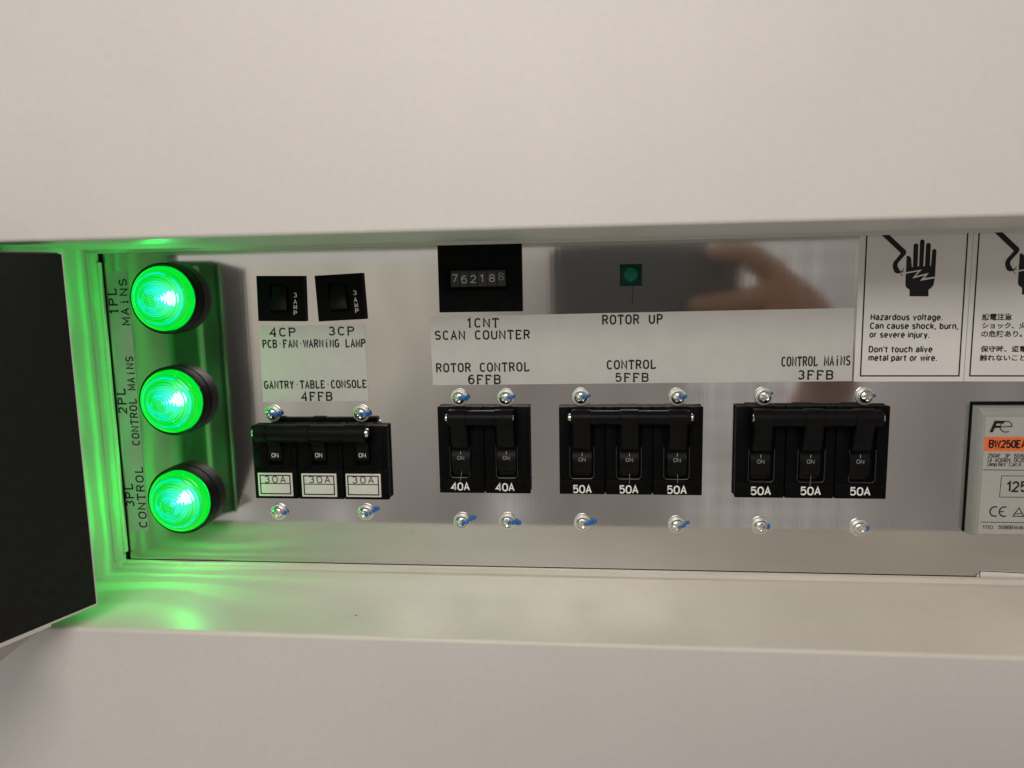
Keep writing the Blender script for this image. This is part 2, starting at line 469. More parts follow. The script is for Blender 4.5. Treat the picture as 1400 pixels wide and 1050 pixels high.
# ------------------------------------------------------------------ lettering: stroke glyphs on a cap height of 6
A_ = arc
GLYPH = {  # width, strokes
    'A': (4, [[(0, 0), (2, 6), (4, 0)], [(.7, 2), (3.3, 2)]]),
    'B': (4, [[(0, 0), (0, 6), (2.4, 6)] + A_(2.4, 4.6, 1.4, 1.4, 90, -90) + [(0, 3.2)], [(2.3, 3.2)] + A_(2.4, 1.6, 1.6, 1.6, 90, -90) + [(0, 0)]]),
    'C': (4, [A_(2.1, 4, 2, 2, 35, 180) + A_(2.1, 2, 2, 2, 180, 325)]),
    'D': (4, [[(0, 0), (0, 6), (1.9, 6)] + A_(1.9, 3, 2.1, 3, 90, -90, 14) + [(0, 0)]]),
    'E': (3.6, [[(3.6, 6), (0, 6), (0, 0), (3.6, 0)], [(0, 3.1), (3, 3.1)]]),
    'F': (3.6, [[(3.6, 6), (0, 6), (0, 0)], [(0, 3.1), (2.9, 3.1)]]),
    'G': (4.2, [A_(2.1, 4, 2.1, 2, 35, 180) + A_(2.1, 2, 2.1, 2, 180, 350) + [(4.1, 2.8), (2.3, 2.8)]]),
    'H': (4, [[(0, 0), (0, 6)], [(4, 0), (4, 6)], [(0, 3.1), (4, 3.1)]]),
    'I': (0, [[(0, 0), (0, 6)]]),
    'K': (4, [[(0, 0), (0, 6)], [(3.8, 6), (0, 2.2)], [(1.3, 3.5), (4, 0)]]),
    'L': (3.4, [[(0, 6), (0, 0), (3.4, 0)]]),
    'M': (4.6, [[(0, 0), (0, 6), (2.3, 1.2), (4.6, 6), (4.6, 0)]]),
    'N': (4, [[(0, 0), (0, 6), (4, 0), (4, 6)]]),
    'O': (4.2, [A_(2.1, 4, 2.1, 2, 0, 180) + A_(2.1, 2, 2.1, 2, 180, 360) + [(4.2, 4)]]),
    'P': (3.8, [[(0, 0), (0, 6), (2.2, 6)] + A_(2.2, 4.5, 1.6, 1.5, 90, -90) + [(0, 3)]]),
    'R': (4, [[(0, 0), (0, 6), (2.2, 6)] + A_(2.2, 4.5, 1.6, 1.5, 90, -90) + [(0, 3)], [(2, 3), (4, 0)]]),
    'S': (4, [A_(2, 4.5, 1.85, 1.5, 25, 270) + A_(2, 1.55, 1.95, 1.5, 90, -155)]),
    'T': (4.2, [[(0, 6), (4.2, 6)], [(2.1, 6), (2.1, 0)]]),
    'U': (4, [[(0, 6), (0, 2)] + A_(2, 2, 2, 2, 180, 360) + [(4, 6)]]),
    'V': (4, [[(0, 6), (2, 0), (4, 6)]]),
    'W': (5.6, [[(0, 6), (1.4, 0), (2.8, 5.6), (4.2, 0), (5.6, 6)]]),
    'Y': (4, [[(0, 6), (2, 2.9), (4, 6)], [(2, 2.9), (2, 0)]]),
    '0': (3.8, [A_(1.9, 4, 1.9, 2, 0, 180) + A_(1.9, 2, 1.9, 2, 180, 360) + [(3.8, 4)]]),
    '1': (1.8, [[(0, 4.7), (1.6, 6), (1.6, 0)]]),
    '2': (3.8, [A_(1.9, 4.3, 1.8, 1.7, 165, -35) + [(0, 0), (3.8, 0)]]),
    '3': (3.8, [A_(1.8, 4.5, 1.7, 1.5, 150, -80), A_(1.8, 1.6, 1.9, 1.6, 85, -155)]),
    '4': (4, [[(3, 0), (3, 6), (0, 1.7), (4, 1.7)]]),
    '5': (3.8, [[(3.5, 6), (.5, 6), (.2, 3.1)] + A_(1.8, 2, 1.95, 2, 135, -150)]),
    '6': (3.8, [A_(2.2, 3.6, 2.2, 2.4, 55, 180) + A_(1.9, 1.9, 1.9, 1.9, 180, 540, 16)]),
    '7': (3.8, [[(0, 6), (3.8, 6), (1.4, 0)]]),
    '8': (3.8, [A_(1.9, 4.55, 1.6, 1.45, 0, 360, 16), A_(1.9, 1.6, 1.9, 1.6, 0, 360, 16)]),
    '9': (3.8, [A_(1.6, 2.4, 2.2, 2.4, 235, 360) + [(3.8, 4.1)], A_(1.9, 4.1, 1.9, 1.9, 0, 360, 16)]),
    'J': (3, [[(3, 6), (3, 1.8)] + A_(1.5, 1.7, 1.5, 1.7, 0, -170, 8)]),
    '/': (2.4, [[(0, -.4), (2.4, 6.4)]]),
    '.': (.4, [[(.2, -.35), (.2, .55)]]),
    ',': (.5, [[(.35, .55), (.25, -.2), (-.1, -1.1)]]),
    "'": (.2, [[(.1, 6.2), (.1, 4.4)]]),
    '·': (1.2, [[(.2, 3), (1.2, 3)]]),
    'a': (3.3, [A_(1.6, 3.1, 1.5, 1.35, 160, 0) + [(3.1, 0)], [(3.1, 2.55), (1.5, 2.4)] + A_(1.3, 1.25, 1.3, 1.15, 100, 290) + [(3.1, 1.1)]]),
    'b': (3.4, [[(0, 6.3), (0, 0)], A_(1.75, 2.2, 1.65, 2.2, 175, -175, 14)]),
    'c': (3.2, [A_(1.75, 2.2, 1.7, 2.2, 40, 320, 12)]),
    'd': (3.4, [[(3.4, 6.3), (3.4, 0)], A_(1.65, 2.2, 1.65, 2.2, 5, 355, 14)]),
    'e': (3.4, [[(.15, 2.2), (3.3, 2.2)] + A_(1.7, 2.2, 1.65, 2.2, 0, 310, 14)]),
    'g': (3.4, [[(3.4, 4.4), (3.4, -.3)] + A_(1.7, -.3, 1.7, 1.4, 0, -150, 8), A_(1.65, 2.2, 1.65, 2.2, 5, 355, 14)]),
    'h': (3.2, [[(0, 6.3), (0, 0)], A_(1.6, 2.8, 1.6, 1.6, 170, 0) + [(3.2, 0)]]),
    'i': (0, [[(0, 0), (0, 4.4)], [(0, 5.5), (0, 6.4)]]),
    'j': (.3, [[(.2, 5.5), (.2, 6.4)], [(.2, 4.4), (.2, -.7)] + A_(-.6, -.7, .8, .9, 0, -90, 5)]),
    'k': (3.2, [[(0, 6.3), (0, 0)], [(3, 4.4), (0, 1.5)], [(1.1, 2.6), (3.2, 0)]]),
    'l': (0, [[(0, 0), (0, 6.3)]]),
    'm': (5.2, [[(0, 0), (0, 4.4)], A_(1.3, 2.9, 1.3, 1.5, 170, 0) + [(2.6, 0)], A_(3.9, 2.9, 1.3, 1.5, 170, 0) + [(5.2, 0)]]),
    'n': (3.2, [[(0, 0), (0, 4.4)], A_(1.6, 2.8, 1.6, 1.6, 170, 0) + [(3.2, 0)]]),
    'o': (3.5, [A_(1.75, 2.2, 1.75, 2.2, 0, 360, 16)]),
    'p': (3.4, [[(0, 4.4), (0, -1.7)], A_(1.75, 2.2, 1.65, 2.2, 175, -175, 14)]),
    'r': (1.9, [[(0, 0), (0, 4.4)], A_(1.6, 2.7, 1.6, 1.6, 170, 75, 5)]),
    's': (3, [A_(1.5, 3.25, 1.35, 1.1, 25, 270) + A_(1.5, 1.1, 1.45, 1.1, 90, -155)]),
    't': (2.2, [[(.9, 5.7), (.9, 1)] + A_(1.7, .9, .8, .9, 180, 280, 5), [(-.5, 4.3), (2.4, 4.3)]]),
    'u': (3.2, [[(0, 4.4), (0, 1.6)] + A_(1.6, 1.6, 1.6, 1.6, 180, 350), [(3.2, 4.4), (3.2, 0)]]),
    'v': (3.2, [[(0, 4.4), (1.6, 0), (3.2, 4.4)]]),
    'w': (4.8, [[(0, 4.4), (1.2, 0), (2.4, 4.2), (3.6, 0), (4.8, 4.4)]]),
    'y': (3.3, [[(0, 4.4), (1.65, 0)], [(3.3, 4.4), (1.4, -.7)] + A_(.5, -.6, .9, 1.0, -10, -80, 4)]),
    'z': (3, [[(0, 4.4), (3, 4.4), (0, 0), (3, 0)]]),
}
SERIF = {  # small feet of the engraved label lettering
    'F': [[(-.7, 0), (1.0, 0)], [(-.6, 6), (.2, 6)], [(3.6, 6), (3.6, 4.9)]], 'T': [[(0, 6), (0, 5)], [(4.2, 6), (4.2, 5)], [(1.3, 0), (2.9, 0)]],
    'L': [[(-.5, 6), (.6, 6)], [(3.4, 0), (3.4, 1)]], 'E': [[(3.6, 6), (3.6, 5.1)], [(3.6, 0), (3.6, .9)], [(-.5, 6), (.2, 6)], [(-.5, 0), (.2, 0)]],
    'B': [[(-.6, 0), (.2, 0)], [(-.6, 6), (.2, 6)]], 'P': [[(-.6, 6), (.2, 6)], [(-.5, 0), (.6, 0)]], 'R': [[(-.6, 6), (.2, 6)], [(-.5, 0), (.6, 0)]],
    '1': [[(.8, 0), (2.4, 0)]], 'N': [[(-.5, 6), (.2, 6)]], 'A': [[(-.4, 0), (.5, 0)], [(3.5, 0), (4.4, 0)]], 'Y': [[(1.4, 0), (2.6, 0)]],
    '4': [[(2.2, 0), (3.8, 0)]], 'i': [[(-.8, 0), (.8, 0)], [(-.7, 4.4), (0, 4.4)]], 'M': [[(-.4, 0), (.5, 0)], [(4.1, 0), (5, 0)]],
}


def write(mb, text, x, z, width, height, ang=0.0, y=-0.2, wt=0.62, mono=False, serif=False, gap=1.55, jit=0.0, slant=0.0):
    """letters whose baseline starts at (x, z), stretched to the given width and cap height (mm)"""
    items, pen, last = [], 0.0, 0.0
    for i, ch in enumerate(text):
        if mono:
            g = GLYPH.get(ch)
            if g:
                items.append((ch, i * 6.6 + (4.2 - g[0]) / 2))
        else:
            if ch == ' ':
                pen += 3.0
                continue
            g = GLYPH[ch]
            items.append((ch, pen))
            pen += g[0] + gap
    x0 = items[0][1]
    x1 = items[-1][1] + GLYPH[items[-1][0]][0]
    sx, sz = width / (x1 - x0), height / 6.0
    ca, sa = math.cos(math.radians(ang)), math.sin(math.radians(ang))
    wmm = wt * min(sz, sx * 1.55)
    q = 0
    for ch, off in items:
        strokes = list(GLYPH[ch][1]) + (SERIF.get(ch, []) if serif else [])
        jx, jz = random.uniform(-jit, jit), random.uniform(-jit, jit)
        for st in strokes:
            pts = []
            for a, b in st:
                gx, gz = (a + off - x0 + slant * b) * sx + jx, b * sz + jz
                pts.append((x + gx * ca - gz * sa, z + gx * sa + gz * ca))
            pp = [pts[0]]
            for c_ in pts[1:]:
                if (Vector(c_) - Vector(pp[-1])).length > 1e-4:
                    pp.append(c_)
            mb.ribbon(pp, wmm, y - 0.004 * (q % 5))
            q += 1


def font_write(name, parent, org, text, x, z, width, height, ang, y, mt, bold):
    """kanji and kana: set from the built-in font, turned into a mesh"""
    cu = bpy.data.curves.new(name, 'FONT')
    cu.body = text
    cu.size = 1.0
    cu.offset = bold
    tmp = bpy.data.objects.new(name, cu)
    C.objects.link(tmp)
    bpy.context.view_layer.update()
    dg = bpy.context.evaluated_depsgraph_get()
    me = bpy.data.meshes.new_from_object(tmp.evaluated_get(dg))
    bpy.data.objects.remove(tmp)
    xs = [q.co.x for q in me.vertices]
    zs = [q.co.y for q in me.vertices]
    sx, sz = width / (max(xs) - min(xs)), height / (max(zs) - min(zs))
    ca, sa = math.cos(math.radians(ang)), math.sin(math.radians(ang))
    mx, mz = min(xs), min(zs)
    for q in me.vertices:
        a, b = (q.co.x - mx) * sx, (q.co.y - mz) * sz
        q.co = Vector((x + a * ca - b * sa - org[0], y - org[1], z + a * sa + b * ca - org[2])) * MM
    # struck three times a hair apart: bold
    bb = bmesh.new()
    for k, (ox, oz) in enumerate(((0, 0), (0.11, 0.0), (0.05, 0.09))):
        n0 = len(bb.verts)
        bb.from_mesh(me)
        bb.verts.ensure_lookup_table()
        for q in bb.verts[n0:]:
            q.co += Vector((ox, -0.004 * k, oz)) * MM
    bb.to_mesh(me)
    bb.free()
    me.materials.clear()
    me.materials.append(M[mt])
    o = bpy.data.objects.new(name, me)
    C.objects.link(o)
    o.parent = parent
    return o


# ------------------------------------------------------------------ the cabinet: a recess in a painted front
DEP, ZT, ZB, XL, XR = 61.9, 16.5, -122.3, -207.0, 330.0
cab = thing('equipment_cabinet', 'cream painted metal cabinet front with a long recess holding a polished control panel', 'cabinet', (0, 0, ZB))
CO = (0, 0, ZB)


def lip(zc, sgn, r=1.4, n=6):
    """rounded front lip from the front face into the recess; sgn=+1 for the shelf (edge faces up)"""
    return [(-DEP + r - r * math.cos(PI / 2 * i / n), zc - sgn * r + sgn * r * math.sin(PI / 2 * i / n)) for i in range(n + 1)]


b = MB()
b.profile([(-DEP, 420), (-DEP, ZT + 1.4)], -420, 520)
b.build('upper_panel', 'paint', cab, CO)
b = MB()
b.profile(lip(ZT, -1) + [(-3.0, ZT), (-3.0, ZT - 1.3), (-0.6, ZT - 1.3)], XL, XR)
b.build('top_return', 'paint', cab, CO)
b = MB()
b.profile([(-DEP, ZB - 1.4), (-DEP, -460)], -420, 520)
b.build('lower_panel', 'paint', cab, CO)
b = MB()
b.profile(lip(ZB, 1) + [(-3.2, ZB), (-3.2, ZB + 1.6), (-2.8, ZB + 1.9), (-0.6, ZB + 1.9)], XL, XR)
b.build('shelf', 'shelf', cab, CO)
b = MB()
b.add([(XL, -DEP, ZB), (XL, -0.2, ZB), (XL, -0.2, ZT), (XL, -DEP, ZT)], [(0, 1, 2, 3)])
b.add([(-420, -DEP, ZB - 1.4), (XL, -DEP, ZB - 1.4), (XL, -DEP, ZT + 1.4), (-420, -DEP, ZT + 1.4)], [(0, 1, 2, 3)])
b.box(XL - 1, XL + 1.9, -3.0, -0.8, ZB + 6.0, ZT - 5.0, 0.25)
b.box(XL - 1, XL + 0.9, -9.0, -3.0, ZB + 4.0, ZT - 1.0, 0.25)
b.build('left_side_wall', 'paint', cab, CO)
b = MB()
b.add([(XR, -DEP, ZB), (XR, 0, ZB), (XR, 0, ZT), (XR, -DEP, ZT)], [(3, 2, 1, 0)])
b.add([(520, -DEP, ZB - 1.4), (XR, -DEP, ZB - 1.4), (XR, -DEP, ZT + 1.4), (520, -DEP, ZT + 1.4)], [(3, 2, 1, 0)])
b.build('right_side_wall', 'paint', cab, CO)
b = MB()
b.box(-420, 520, 14, 16, -460, 420)
b.box(XL - 6, XR, 6, 7, ZB - 6, ZT + 6)
b.build('dark_backing', 'void', cab, CO)  # near-black sheets put in for the shade behind the gaps
b = MB()
b.box(XL + 2.05, XR - 1, 0, 2, ZB + 0.4, ZT + 2, 0.0)
plate = b.build('polished_panel', 'steel', cab, CO)
b = MB()   # thin dark line under the small green indicator, on the sheet
b.ribbon([(18.3, -2.9), (18.2, -6.0), (17.95, -9.6)], 0.28, -0.06)
b.build('dark_line', 'ink', plate, CO)

# the door, swung open at the left: cream pan with a black inner liner
door = bpy.data.objects.new('door', None)
door.parent = cab
door['label'] = 'open door with a black inner liner at the left end of the recess'
C.objects.link(door)
door.location = Vector((-190, -DEP, 0)) * MM
DOO = (-190, -DEP, 0 + ZB)
dA, dd = Vector((-181.9, -56.0)), Vector((-12.0, -31.7)).normalized()
nrm = Vector((dd.y, -dd.x))          # towards -x, the outer side
if nrm.x > 0:
    nrm = -nrm
b = MB()
e0, e1 = dA, dA + dd * 150
f0, f1 = e0 + nrm * 2.5, e1 + nrm * 2.5
z0, z1 = -115.5, 12.66
b.hexa([(e0.x, e0.y, z0), (e1.x, e1.y, z0), (f1.x, f1.y, z0), (f0.x, f0.y, z0), (e0.x, e0.y, z1), (e1.x, e1.y, z1), (f1.x, f1.y, z1), (f0.x, f0.y, z1)], 0.3)
b.build('liner', 'liner', door, DOO)
# cream pan behind the liner, a hair larger than it, and the sloping flange below
b = MB()
g0, g1 = e0 - dd * 0.6 + nrm * 2.6, e1 + nrm * 2.6
h0, h1 = e0 - dd * 0.6 + nrm * 23, e1 + nrm * 23
b.hexa([(g0.x, g0.y, z0 - 0.6), (g1.x, g1.y, z0 - 0.6), (h1.x, h1.y, z0 - 0.6), (h0.x, h0.y, z0 - 0.6),
        (g0.x, g0.y, z1 + 0.6), (g1.x, g1.y, z1 + 0.6), (h1.x, h1.y, z1 + 0.6), (h0.x, h0.y, z1 + 0.6)], 0.4)
b.build('door_pan', 'door_edge', door, DOO)
b = MB()   # bright folded edge along the hinge side and the bottom of the liner
a0_, a1_ = e0 - dd * 0.45, e0 - dd * 0.05
b.hexa([(a0_.x, a0_.y, z0 - 0.7), (a1_.x, a1_.y, z0 - 0.7), (a1_.x + nrm.x * 0.5, a1_.y + nrm.y * 0.5, z0 - 0.7), (a0_.x + nrm.x * 0.5, a0_.y + nrm.y * 0.5, z0 - 0.7),
        (a0_.x, a0_.y, z1 + 0.6), (a1_.x, a1_.y, z1 + 0.6), (a1_.x + nrm.x * 0.5, a1_.y + nrm.y * 0.5, z1 + 0.6), (a0_.x + nrm.x * 0.5, a0_.y + nrm.y * 0.5, z1 + 0.6)])
c0_, c1_ = e0, e0 + dd * 120
b.hexa([(c0_.x, c0_.y, z0 - 0.7), (c1_.x, c1_.y, z0 - 0.7), (c1_.x + nrm.x * 2.4, c1_.y + nrm.y * 2.4, z0 - 0.7), (c0_.x + nrm.x * 2.4, c0_.y + nrm.y * 2.4, z0 - 0.7),
        (c0_.x, c0_.y, z0 - 0.02), (c1_.x, c1_.y, z0 - 0.02), (c1_.x + nrm.x * 2.4, c1_.y + nrm.y * 2.4, z0 - 0.02), (c0_.x + nrm.x * 2.4, c0_.y + nrm.y * 2.4, z0 - 0.02)])
b.build('edge_trim', 'paint', door, DOO, smooth=0)
b = MB()
hp = e0 - dd * 1.6 + nrm * 11
b.tube([(hp.x, hp.y, z0 + 2), (hp.x, hp.y, (z0 + z1) / 2), (hp.x, hp.y, z1 - 2)], 1.3, 16)
b.build('streak_rod', 'paint', door, DOO)  # pale rod added to make a bright streak in the mirrored door
o1 = Vector((-199.4, -63.0))
o2 = o1 + Vector((4.4, -25.2)).normalized() * 34
o3 = o2 + Vector((-30, -70))
b = MB()
for (p1, p2, q1, q2) in ((dA + dd * 17, dA + dd * 40, o1, o2), (dA + dd * 40, dA + dd * 150, o2, o3)):
    b.hexa([(p1.x, p1.y, z0 - 1.4), (p2.x, p2.y, z0 - 1.4), (q2.x, q2.y, -123.0), (q1.x, q1.y, -123.0),
            (p1.x, p1.y, z0 - 0.7), (p2.x, p2.y, z0 - 0.7), (q2.x, q2.y, -122.2), (q1.x, q1.y, -122.2)])
b.build('door_flange', 'paint', door, DOO)

# ------------------------------------------------------------------ labels and stickers on the sheet


def flat_label(name, label, cat, mt, poly, lines, group=None, th=0.14, **kw):
    cx, cz = poly[0]
    org = (cx, 0, cz)
    t = thing(name, label, cat, org, group)
    b_ = MB()
    b_.plate(poly, -th, th)
    b_.build('backing', mt, t, org, smooth=0, fix=False)
    for ln in lines:
        b_ = MB()
        write(b_, *ln, y=-th - 0.03, **kw)
        b_.build('lettering', 'ink', t, org, smooth=0, fix=False)
    return t, org


flat_label('name_strip', 'tall narrow label strip with sideways lettering beside the three green lamps', 'label', 'strip_label',
           [(-203.4, 7.7), (-194.5, 7.6), (-195.2, -106.9), (-204.2, -107.3)],
           [('1PL', -200.38, -10.17, 10.44, 3.5, 89.95), ('MAiNS', -195.51, -15.04, 19.25, 3.17, 89.32), ('2PL', -200.52, -53.66, 10.61, 3.5, 89.46),
            ('CONTROL MAiNS', -195.81, -67.77, 38.77, 3.14, 89.47), ('3PL', -201.02, -95.75, 9.99, 3.5, 89.77), ('CONTROL', -195.82, -105.27, 27.28, 3.32, 89.45)],
           mono=True, serif=True, wt=1.15)
flat_label('name_plate', 'small greenish label reading 4CP 3CP above the three-pole 30A breaker', 'label', 'silver_label',
           [(-137.6, -16.4), (-92.1, -16.3), (-91.75, -48.4), (-138.0, -48.8)],
           [('4CP', -132.96, -20.64, 10.85, 3.21, -0.3), ('3CP', -107.33, -20.43, 10.54, 3.15, -0.3), ('PCB·FAN·WARNiNG LAMP', -136.40, -25.47, 44.16, 3.04, -0.1),
            ('GANTRY·TABLE·CONSOLE', -136.89, -42.98, 44.33, 3.03, 0.35), ('4FFB', -120.74, -48.08, 13.10, 3.31, -0.1)],
           mono=True, serif=True, wt=1.22)
flat_label('name_plate', 'long silver label reading SCAN COUNTER and ROTOR UP across the middle of the panel', 'label', 'silver_label',
           [(-64.3, -13.5), (103.4, -12.3), (103.7, -41.0), (-63.9, -41.9)],
           [('1CNT', -48.64, -17.85, 12.63, 3.35, -0.6), ('SCAN COUNTER', -62.22, -22.81, 38.87, 3.32, -0.1), ('ROTOR CONTROL', -62.05, -36.30, 38.26, 3.3, 0.33),
            ('6FFB', -48.72, -41.27, 12.98, 3.39, -0.2), ('ROTOR UP', 6.42, -17.35, 23.41, 3.38, 0.12), ('CONTROL', 8.22, -35.51, 19.10, 3.25, 0.33),
            ('5FFB', 11.61, -40.65, 12.84, 3.15, 0.0), ('CONTROL MAiNS', 76.78, -34.85, 25.74, 3.49, 0.5), ('3FFB', 83.26, -40.03, 12.98, 3.21, -0.3)],
           mono=True, serif=True, wt=1.22)

HAND = [(122.05, -4.65), (123.4, -5.72), (123.53, -8.2), (130.48, -8.32), (130.34, -5.84), (131.3, -5.1), (132.04, -4.08), (132.35, -1.85), (132.44, -0.96), (132.4, 9.0), (131.9, 9.6),
        (131.3, 9.6), (130.85, 9.0), (130.69, 3.22), (130.35, 3.22), (130.25, 11.18), (129.9, 11.75), (129.3, 11.9), (128.75, 11.7), (128.49, 11.2), (128.51, 3.11), (127.94, 3.13), (127.92, 12.6), (127.5, 13.15),
        (127.0, 13.25), (126.5, 13.1), (126.24, 12.6), (126.37, 3.16), (125.85, 3.17), (125.73, 11.29), (125.3, 11.75), (124.82, 11.85), (124.3, 11.7), (123.96, 11.3), (124.15, 2.91), (123.81, 2.91), (123.41, 6.03),
        (123.1, 6.7), (122.6, 7.1), (121.66, 7.25), (121.7, 1.62), (121.75, -3.6)]
BOLT = [(121.6, 0.43), (126.18, 1.29), (124.18, -1.4), (128.84, -0.3), (126.95, -2.35), (132.6, -1.41), (132.6, -0.85), (128.61, -1.34), (130.07, 0.62), (125.28, -0.53), (127.52, 1.95), (121.6, 0.96)]
CABLE = [(112.08, 15.29), (115.03, 15.22), (121.2, 9.35), (121.5, 8.7), (121.3, 7.8), (118.75, 4.7), (118.5, 3.9), (118.64, 3.17), (119.58, 1.51), (119.48, 0.77), (118.77, 0.55), (117.9, 0.8), (117.3, 1.5), (116.78, 2.91), (116.75, 4.1),
         (117.0, 5.0), (119.3, 7.9), (119.38, 8.34)]
FRAY = [[(119.4, 1.2), (120.2, 1.5), (121.0, 2.5)], [(119.4, 1.1), (121.1, 1.2)], [(119.5, 1.0), (120.6, -0.3)]]


def hazard(name, label, x_off, poly, frame, lines, jp=()):
    org = (poly[0][0], 0, poly[0][1])
    t = thing(name, label, 'sticker', org, 'electric shock warning stickers')
    b_ = MB()
    b_.plate(poly, -0.16, 0.16)
    b_.build('backing', 'sticker', t, org, smooth=0, fix=False)
    b_ = MB()
    b_.ribbon(frame, 0.55, -0.19)
    b_.build('border', 'ink', t, org, smooth=0, fix=False)
    b_ = MB()
    b_.plate([(q[0] + x_off, q[1]) for q in HAND], -0.19)
    b_.plate([(q[0] + x_off, q[1]) for q in CABLE], -0.195)
    for fl in FRAY:
        b_.ribbon([(q[0] + x_off, q[1]) for q in fl], 0.28, -0.20)
    b_.build('shock_pictogram', 'ink', t, org, smooth=0, fix=False)
    b_ = MB()
    b_.plate([(q[0] + x_off, q[1]) for q in BOLT], -0.23)
    b_.build('lightning_bolt', 'sticker', t, org, smooth=0, fix=False)
    for ln in lines:
        b_ = MB()
        write(b_, *ln, y=-0.19, wt=1.42, gap=2.0)
        b_.build('lettering', 'ink', t, org, smooth=0, fix=False)
    for ln in jp:
        font_write('lettering', t, org, *ln, -0.19, 'ink', 0.010)
    return t


hazard('warning_sticker', 'white electric shock warning sticker with English text', 0,
       [(104.3, 16.9), (145.2, 16.6), (145.15, -41.3), (104.35, -41.2)],
       [(106.71, 16.2), (106.79, -38.95), (143.38, -39.15), (143.27, 16.1)],
       [('Hazardous voltage.', 109.71, -17.00, 26.22, 2.1, -0.9), ('Can cause shock, burn,', 109.67, -20.38, 32.18, 2.1, -0.9), ('or severe injury.', 109.63, -23.77, 21.89, 2.1, -0.9),
        ("Don't touch alive", 109.63, -29.56, 23.23, 2.15, -0.5), ('metal part or wire.', 109.66, -32.91, 25.12, 2.15, -0.5)])
hazard('warning_sticker', 'white electric shock warning sticker with Japanese text', 40.6,
       [(145.45, 16.6), (187.0, 16.4), (187.0, -41.6), (145.4, -41.3)],
       [(147.36, 16.2), (147.37, -39.17), (184.6, -39.4), (184.6, 16.1)], [],
       [('感電注意', 150.37, -17.8, 10.67, 2.55, -0.1), ('ショック、火傷', 150.58, -21.0, 18.6, 2.4, -0.6), ('の危険あり。', 150.53, -24.2, 14.72, 2.45, -0.6),
        ('保守時、通電中は', 150.65, -30.0, 22.2, 2.4, -0.5), ('触れないこと。', 150.49, -33.4, 18.0, 2.4, -0.4)])
t = thing('edge_sticker', 'thin white outlined sticker lying along the bottom edge of the panel', 'sticker', (154.6, 0, -121.6))
b = MB()
pl = [(154.6, -121.9), (154.8, -119.75), (156.3, -117.7), (196, -118.9), (196, -121.9)]
b.plate(pl, -0.12, 0.12)
b.build('backing', 'sticker', t, (154.6, 0, -121.6), smooth=0, fix=False)
b = MB()
b.ribbon([(154.7, -121.9), (154.9, -119.8), (156.4, -118.0), (196, -119.2)], 0.36, -0.15)
b.ribbon([(156.3, -118.0), (156.1, -121.9)], 0.36, -0.155)
b.build('border', 'ink', t, (154.6, 0, -121.6), smooth=0, fix=False)

# ------------------------------------------------------------------ green pilot lamps
LAMP_Z = (-4.1, -47.5, -91.2)
LAMP_L = ('topmost of three lit green indicator lamps, beside 1PL MAiNS', 'middle of three lit green indicator lamps, beside 2PL CONTROL MAiNS',
          'lowest of three lit green indicator lamps, beside 3PL CONTROL')
LX = -175.7


def make_lamp():
    org = (LX, 0, LAMP_Z[0])
    t_ = thing('indicator_lamp', LAMP_L[0], 'lamp', org, 'green indicator lamps in a column')
    c = (LX, 0, LAMP_Z[0])
    b_ = MB()
    b_.lathe([(15.0, 0), (15.0, 1.2), (14.85, 1.5), (14.8, 1.8), (14.85, 5.6), (14.65, 6.2), (14.25, 6.45), (13.8, 6.3), (13.55, 5.6), (13.5, 2.0)], 96, c)
    b_.build('collar', 'collar', t_, org)
    prof = [(13.4, 4.5), (13.4, 7.0), (13.25, 7.5), (13.0, 7.9)]
    r_ = 12.9
    nst = 120
    for i in range(nst):
        r_ = 12.9 * (1 - i / nst)
        h = 8.0 + 7.6 * (1 - (r_ / 12.9) ** 1.7) ** 0.95
        ph = (r_ / 1.15) % 1.0
        h += 0.24 * (abs(ph - 0.5) * 2 - 0.5) * (1 if r_ > 1.3 else 0.3)
        prof.append((max(r_, 0.05), h))
    b_ = MB()
    b_.lathe(prof, 96, c)
    ln = b_.build('lens', 'lens', t_, c, smooth=50)
    ln.location = (0, 0, 0)
    b_ = MB()
    b_.lathe([(13.2, 4.6), (10, 3.0), (5, 1.2), (2.5, 0.6), (0.05, 0.5)], 48, c)
    b_.build('reflector', 'reflector', t_, org)
    b_ = MB()
    b_.lathe([(2.4, 0.6), (2.3, 1.4), (1.0, 4.2), (0.6, 6.5), (0.35, 8.0), (0.05, 8.4)], 24, c)
    b_.build('bulb', 'led', t_, org)
    return t_


lamp = make_lamp()
lamps = [lamp]
for i in (1, 2):
    c = lamp.copy()
    C.objects.link(c)
    for ch in list(lamp.children):
        d = ch.copy()
        C.objects.link(d)
        d.parent = c
    c.location = Vector((LX, 0, LAMP_Z[i])) * MM
    c['label'] = LAMP_L[i]
    lamps.append(c)
for i, lz in enumerate(LAMP_Z):          # the light each lamp gives off
    l = bpy.data.lights.new('lamp_light', 'POINT')
    l.energy = (0.058, 0.052, 0.115)[i]
    l.color = (0.0, 1.0, 0.24)
    l.shadow_soft_size = 0.0004
    o = bpy.data.objects.new('lamp_light', l)
    o.location = Vector((LX, -10.5, lz)) * MM
    C.objects.link(o)

# ------------------------------------------------------------------ two small rocker switches


